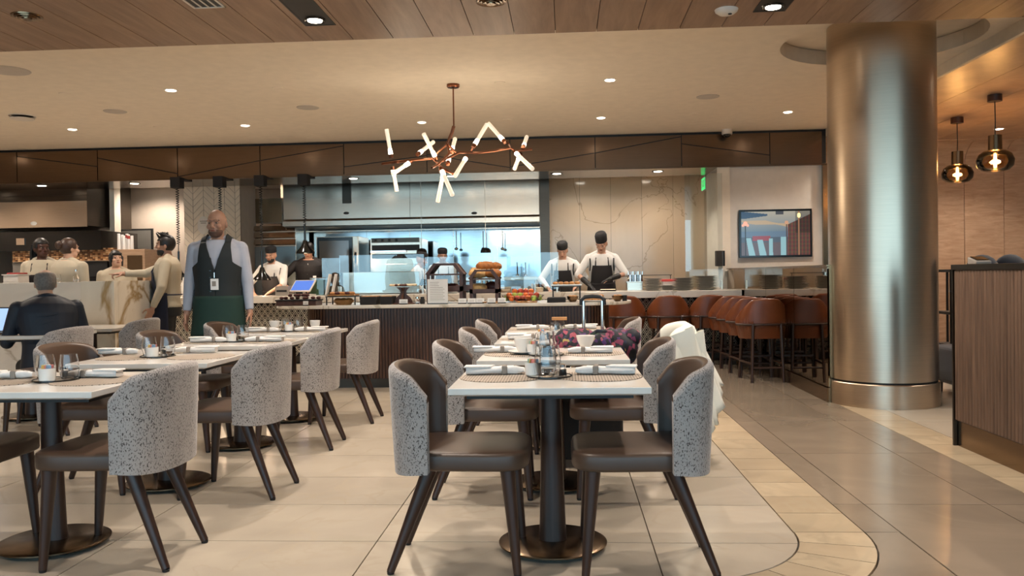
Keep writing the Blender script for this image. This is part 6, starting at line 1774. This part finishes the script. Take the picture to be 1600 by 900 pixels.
    def strip(name, mat, za, zb, aa, ab, inflate, nz=14, na=16, thick=.004, flare=0.0, wfun=None, back=False):
        rws = []
        for j in range(nz + 1):
            z = za + (zb - za) * j / nz; a, b, c = tor_at(z, T2); fl_ = flare * max(0, (.9 - z))
            f = wfun(j / nz) if wfun else 1
            row = []
            for i in range(na + 1):
                an = (aa + (ab - aa) * i / na) * f; s_ = math.sin(an); c_ = math.cos(an)
                x = math.copysign(abs(s_) ** .85, s_) * (a + inflate + fl_); y = -math.copysign(abs(c_) ** .95, c_) * (b + inflate + fl_) * (-1 if back else 1)
                if female and 1.22 < z < 1.38 and c_ > 0 and not back: y -= .030 * math.exp(-((abs(x) - .075) / .05) ** 2) * math.exp(-((z - 1.29) / .05) ** 2)
                row.append(X((x, y + c, z)))
            rws.append(row)
        o = MB().grid(rws).build(name, mat, t, smooth=70); so = o.modifiers.new('t', 'SOLIDIFY'); so.thickness = thick; so.offset = 1
        return o
    if apron:
        am, z_top, z_bot = apron
        if z_top > 1.1:
            strip('apron_bib', am, 1.06, z_top, -1.0, 1.0, .026, wfun=lambda u: 1.05 - .45 * u)
            for s_ in (-1, 1):
                a, b, c = tor_at(z_top, T2)
                MB().tube([X((s_ * a * .50, -b - .02 + c, z_top - .01)), X((s_ * .085, -.085, 1.43)), X((s_ * .078, .0, 1.485)), X((s_ * .05, .072, 1.475))], .009 * k, 8).build('neck_strap', am, t, smooth=True)
        strip('apron_skirt', am, z_bot, 1.07 if z_top > 1.1 else z_top, -1.75, 1.75, .03, nz=12, na=28, flare=.12)
        MB().tube([X(((tor_at(1.05, T2)[0] + .03) * math.cos(a), (tor_at(1.05, T2)[1] + .03) * math.sin(a), 1.05)) for a in [2 * PI * i / 30 for i in range(30)]], .008 * k, 6, True).build('apron_tie', am, t, smooth=True)
    if gloves:
        for s_, sh, el, wr in arms:
            g_ = MB(); d = (wr - el).normalized(); hand(g_, wr, d, Vector((0, -.2, -1)), Vector((-s_, 0, 0)), curl=curl, s=k * 1.12); g_.cap(el + (wr - el) * .5, wr, .042 * k, .034 * k, 12); remesh(g_.build('glove', 'glove_black', t), .007)
    ctx = dict(t=t, X=X, H=H, k=k, strip=strip, T2=T2, arms=arms, torso=torso, R3=R3)
    if extras: extras(ctx)
    return t
# 1. bald man in the waistcoat
def vest_extras(c):
    t, X, k, strip, T2 = c['t'], c['X'], c['k'], c['strip'], c['T2']
    def surf(x, z, front):
        a, b, cc = tor_at(z, T2); a += .030; b += .026; u = min(.999, abs(x) / a)
        return X((x, cc + (-1 if front else 1) * b * (1 - u ** 2.3) ** .46, z))
    def xa(z):
        full = tor_at(z, T2)[0] + .0299
        if z < 1.235: return full
        u = min(1, (z - 1.235) / .05); return full * (1 - u) + (.142 - .10 * (z - 1.285)) * u if u < 1 else .142 - .10 * (z - 1.285)
    m = MB(); zs = [.955 + .014 * i for i in range(37)]
    for s_ in (-1, 1):
        m.grid([[surf(s_ * (max(0, (z - 1.22) * .33) + (xa(z) - max(0, (z - 1.22) * .33)) * i / 14), z - (.035 * max(0, 1 - abs(i - 2) / 3) if z < .96 else 0), True) for i in range(15)] for z in zs])
    m.grid([[surf(xa(z) * (-1 + 2 * i / 24), z, False) for i in range(25)] for z in zs])
    zt = zs[-1]
    for s_ in (-1, 1):
        x0, x1 = max(0, (zt - 1.22) * .33), xa(zt)
        rows = []
        for j in range(9):
            v = j / 8; row = []
            for i in range(7):
                x = s_ * (x0 + (x1 - x0) * i / 6); f_, b__ = surf(x, zt, True), surf(x, zt, False)
                q = f_.lerp(b__, v); q.z += math.sin(PI * v) * (.075 - .035 * i / 6) * k; row.append(q)
            rows.append(row)
        m.grid(rows)
    o = m.build('waistcoat', 'vest_dark', t, smooth=60)
    so = o.modifiers.new('t', 'SOLIDIFY'); so.thickness = .008; so.offset = 0
    a, b, cc = tor_at(1.1, T2)
    for i in range(5):
        z = 1.215 - .058 * i; a, b, cc = tor_at(z, T2); o = MB().lathe([(.0001, 0), (.0085, 0), (.0085, .004), (.0001, .005)], n=12).build('button', 'gloss_black', t); o.location = X((-.035, cc - b - .026, z)); o.rotation_euler = (PI / 2, 0, 0)
    a, b, cc = tor_at(1.23, T2)
    plain('lanyard', '#202226', .7)
    MB().tube([X((-.062, .03, 1.47)), X((-.060, -.06, 1.43)), X((-.03, -b - .022, 1.30)), X((.0, -b - .034, 1.20)), X((.03, -b - .024, 1.30)), X((.060, -.06, 1.43)), X((.062, .03, 1.47))], .006 * k, 6).build('lanyard', 'lanyard', t)
    MB().cyl(X((0, -b - .036, 1.20)), X((0, -b - .036, 1.155)), .004, n=6).build('clip', 'chrome', t)
    bd = MB().box(tuple(X((0, -b - .036, 1.10))), (.066 * k, .004, .095 * k)).build('badge', 'paper', t, bevel=.002)
    q = X((0, -b - .0395, 1.105)); MB().box((q.x - .004, q.y, q.z), (.034, .001, .045)).build('badge_photo', 'band_grey', t)
p = at(342, 470, 7.4)
person('bald bearded man in a dark waistcoat, blue shirt and green waist apron, standing', (p.x, 7.4, 0), .20, 1.845, 'skin_warm', head_yaw=-.22, head_pitch=.05, top='shirt_blue', vox=.0055, beard='stubble', width=1.06, girth=1.05,
       hands=[((-.262, -.03, .85), (-.5, 1, 0)), ((.262, -.03, .85), (.5, 1, 0))], apron=('apron_green', 1.00, .66), extras=vest_extras)
# 2. waiter pointing, profile to the left
p = at(262, 470, 9.3)
person('dark haired waiter in a navy apron, seen from the side, pointing left', (p.x, 9.3, 0), -PI / 2 + .30, 1.73, 'skin_warm', hair='quiff', beard=True, top='shirt_beige', apron=('apron_navy', 1.32, .50), vox=.0065, point=-1, girth=1.15,
       hands=[((-.10, -.50, 1.30), (-1, 0, -.6)), ((.28, -.12, .90), (1, .6, 0))])
# 3. young woman in the green apron
p = at(183, 470, 10.3)
person('young woman with a black fringe and a green apron looking up at the waiter', (p.x, 10.3, 0), .25, 1.60, 'skin_pale', hair='bob', head_yaw=.55, head_pitch=-.15, top='shirt_beige', apron=('apron_green', 1.30, .52), female=True, vox=.007, width=1.1, girth=1.15)
# 4. woman with braids
p = at(70, 420, 9.7)
person('woman with long black braids and a beige shirt behind the marble divider', (p.x - .03, 9.7, 0), .25, 1.74, 'skin_dark', hair='braids', head_yaw=.75, top='shirt_beige', apron=('apron_black', 1.30, .55), female=True, vox=.007)
# 5. woman with bun, back turned
p = at(108, 420, 9.25)
person('woman with brown hair in a bun, her back turned, behind the marble divider', (p.x, 9.25, 0), PI - .2, 1.71, 'skin_pale', hair='bun', head_yaw=-.35, top='shirt_beige', apron=('apron_black', 1.28, .55), female=True, vox=.007, width=1.12, girth=1.1)
# 6. seated man
def jacket_extras(c):
    t, X, k, H = c['t'], c['X'], c['k'], c['H']
    cr = [X((.072 * math.cos(2 * PI * i / 24), .014 + .070 * math.sin(2 * PI * i / 24), 1.475 + .02 * math.sin(2 * PI * i / 24))) for i in range(24)]
    MB().tube(cr, .022 * k, 10, True).build('jacket_collar', 'navy_jacket', t, smooth=True)
    m = MB()
    for j, z in enumerate((1.02, 1.08, 1.15, 1.24, 1.31)):
        a, b, cc = tor_at(z, c['T2']); m.tube([X(((a + .008) * math.sin(u), (b + .010) * math.cos(u) + cc, z + .02 * math.sin(3 * u + j))) for u in [(-1.2 + 2.4 * i / 16) for i in range(17)]], .007 * k, 6)
    m.build('fabric_folds', 'navy_jacket', t, smooth=True)['kind'] = 'stuff'
p = at(77, 500, 6.95)
sm_ = person('balding grey haired man in a navy jacket, seated with his back to the camera', (p.x, 6.95, -.455), PI + .70, 1.80, 'skin_pale', hair='grey', lean=.28, head_yaw=-.05, head_pitch=.05, top='navy_jacket', top_name='jacket', seated=True, glasses=True, vox=.0065, width=1.22, girth=1.3,
       hands=[((-.20, -.40, 1.16), (-.5, .5, -1)), ((.20, -.40, 1.16), (.5, .5, -1))], extras=jacket_extras)
t = thing('stool_seat', 'upholstered seat beneath the seated man, partly hidden by his jacket', 'seat', (p.x, 6.98, 0))
MB().slab(superell(.24, .22, 32, 3.4), [(.36, .01), (.37, 0), (.415, 0), (.43, .02)]).build('cushion', 'speckled_fabric', t, smooth=50)
for sx_ in (-1, 1):
    for sy_ in (-1, 1): MB().cyl((sx_ * .17, sy_ * .15, .365), (sx_ * .2, sy_ * .18, 0), .026, .016, 12).build('leg', 'dark_wood', t)
# 7. cook in skull cap by the tablet
def straps_extras(c): 
    t, X, k = c['t'], c['X'], c['k']
    for s_ in (-1, 1): MB().tube([X((s_ * .17, -.06, 1.42)), X((s_ * .165, -.10, 1.33)), X((s_ * .172, -.07, 1.24))], .009, 6).build('shoulder_piping', 'black', t)
p = at(430, 440, 12.62)
person('bearded cook in a black skull cap and dark apron behind the receipt printer', (p.x, 12.62, 0), -.15, 1.70, 'skin_light', hat=.078, beard=True, top='shirt_white', apron=('apron_black', 1.30, .6), lean=.16, head_pitch=.12, sleeve='short', vox=.008, girth=1.15, width=1.05,
       hands=[((-.22, -.30, 1.02), (-1, .3, -.3)), ((.10, -.38, 1.02), (1, .3, -.3))], extras=straps_extras)
# 8. cook in dark jacket behind the heat lamp
def badge_extras(c):
    t, X, k = c['t'], c['X'], c['k']
    MB().box(tuple(X((.10, -.165, 1.22))), (.05, .004, .08)).build('badge', 'paper', t); MB().tube([X((0, -.11, 1.44)), X((.01, -.135, 1.36)), X((-.01, -.145, 1.28))], .005, 6).build('zip_cord', 'paper', t)
p = at(486, 440, 12.80)
person('man in a dark zipped jacket with a white badge, half hidden by a heat lamp', (p.x, 12.80, 0), .1, 1.78, 'skin_light', hair='black', lean=.22, head_pitch=.35, top='jacket_black', top_name='jacket', vox=.008, width=1.15, girth=1.15,
       hands=[((-.28, -.36, 1.05), (-1, .3, -.3)), ((.14, -.38, 1.05), (1, .3, -.3))], extras=badge_extras)
# 9. cook left of the two on the right
p = at(881, 440, 12.7)
person('cook in a black cap looking down behind the black riser, white jacket and dark apron', (p.x, 12.7, 0), -.1, 1.70, 'skin_light', hat=.078, top='shirt_white', apron=('apron_black', 1.33, .6), lean=.2, head_pitch=.4, vox=.008,
       hands=[((-.20, -.34, 1.02), (-1, .3, -.3)), ((.22, -.34, 1.04), (1, .3, -.3))], extras=straps_extras)
# 10. cook with tall cap, bowed
p = at(940, 440, 12.55)
person('cook in a taller black cap and black gloves working at the bar, head bowed', (p.x, 12.55, 0), .0, 1.80, 'skin_light', hat=.11, top='shirt_white', apron=('apron_black', 1.33, .6), lean=.25, head_yaw=-.25, head_pitch=.40, sleeve='short', gloves=True, vox=.008, width=1.05,
       hands=[((-.20, -.36, 1.02), (-1, .3, -.3)), ((.12, -.36, 1.10), (1, .3, -.2))], extras=straps_extras)
# 11-12 cooks behind the glass
p = at(648, 430, 13.2)
person('cook in a dark cap turned away at the left of the dome lamp', (p.x, 13.2, 0), 1.3, 1.60, 'skin_light', hat=.078, top='shirt_white', apron=('apron_black', 1.3, .6), lean=.2, head_pitch=.2, vox=.009, hands=[((-.20, -.34, 1.02), (-1, .3, -.3)), ((.22, -.34, 1.04), (1, .3, -.3))])
p = at(683, 430, 13.3)
person('cook in a dark cap right behind the left timber crate', (p.x + .03, 13.65, 0), .3, 1.66, 'skin_light', hat=.078, top='shirt_white', apron=('apron_black', 1.3, .6), lean=.1, head_pitch=.1, vox=.009)
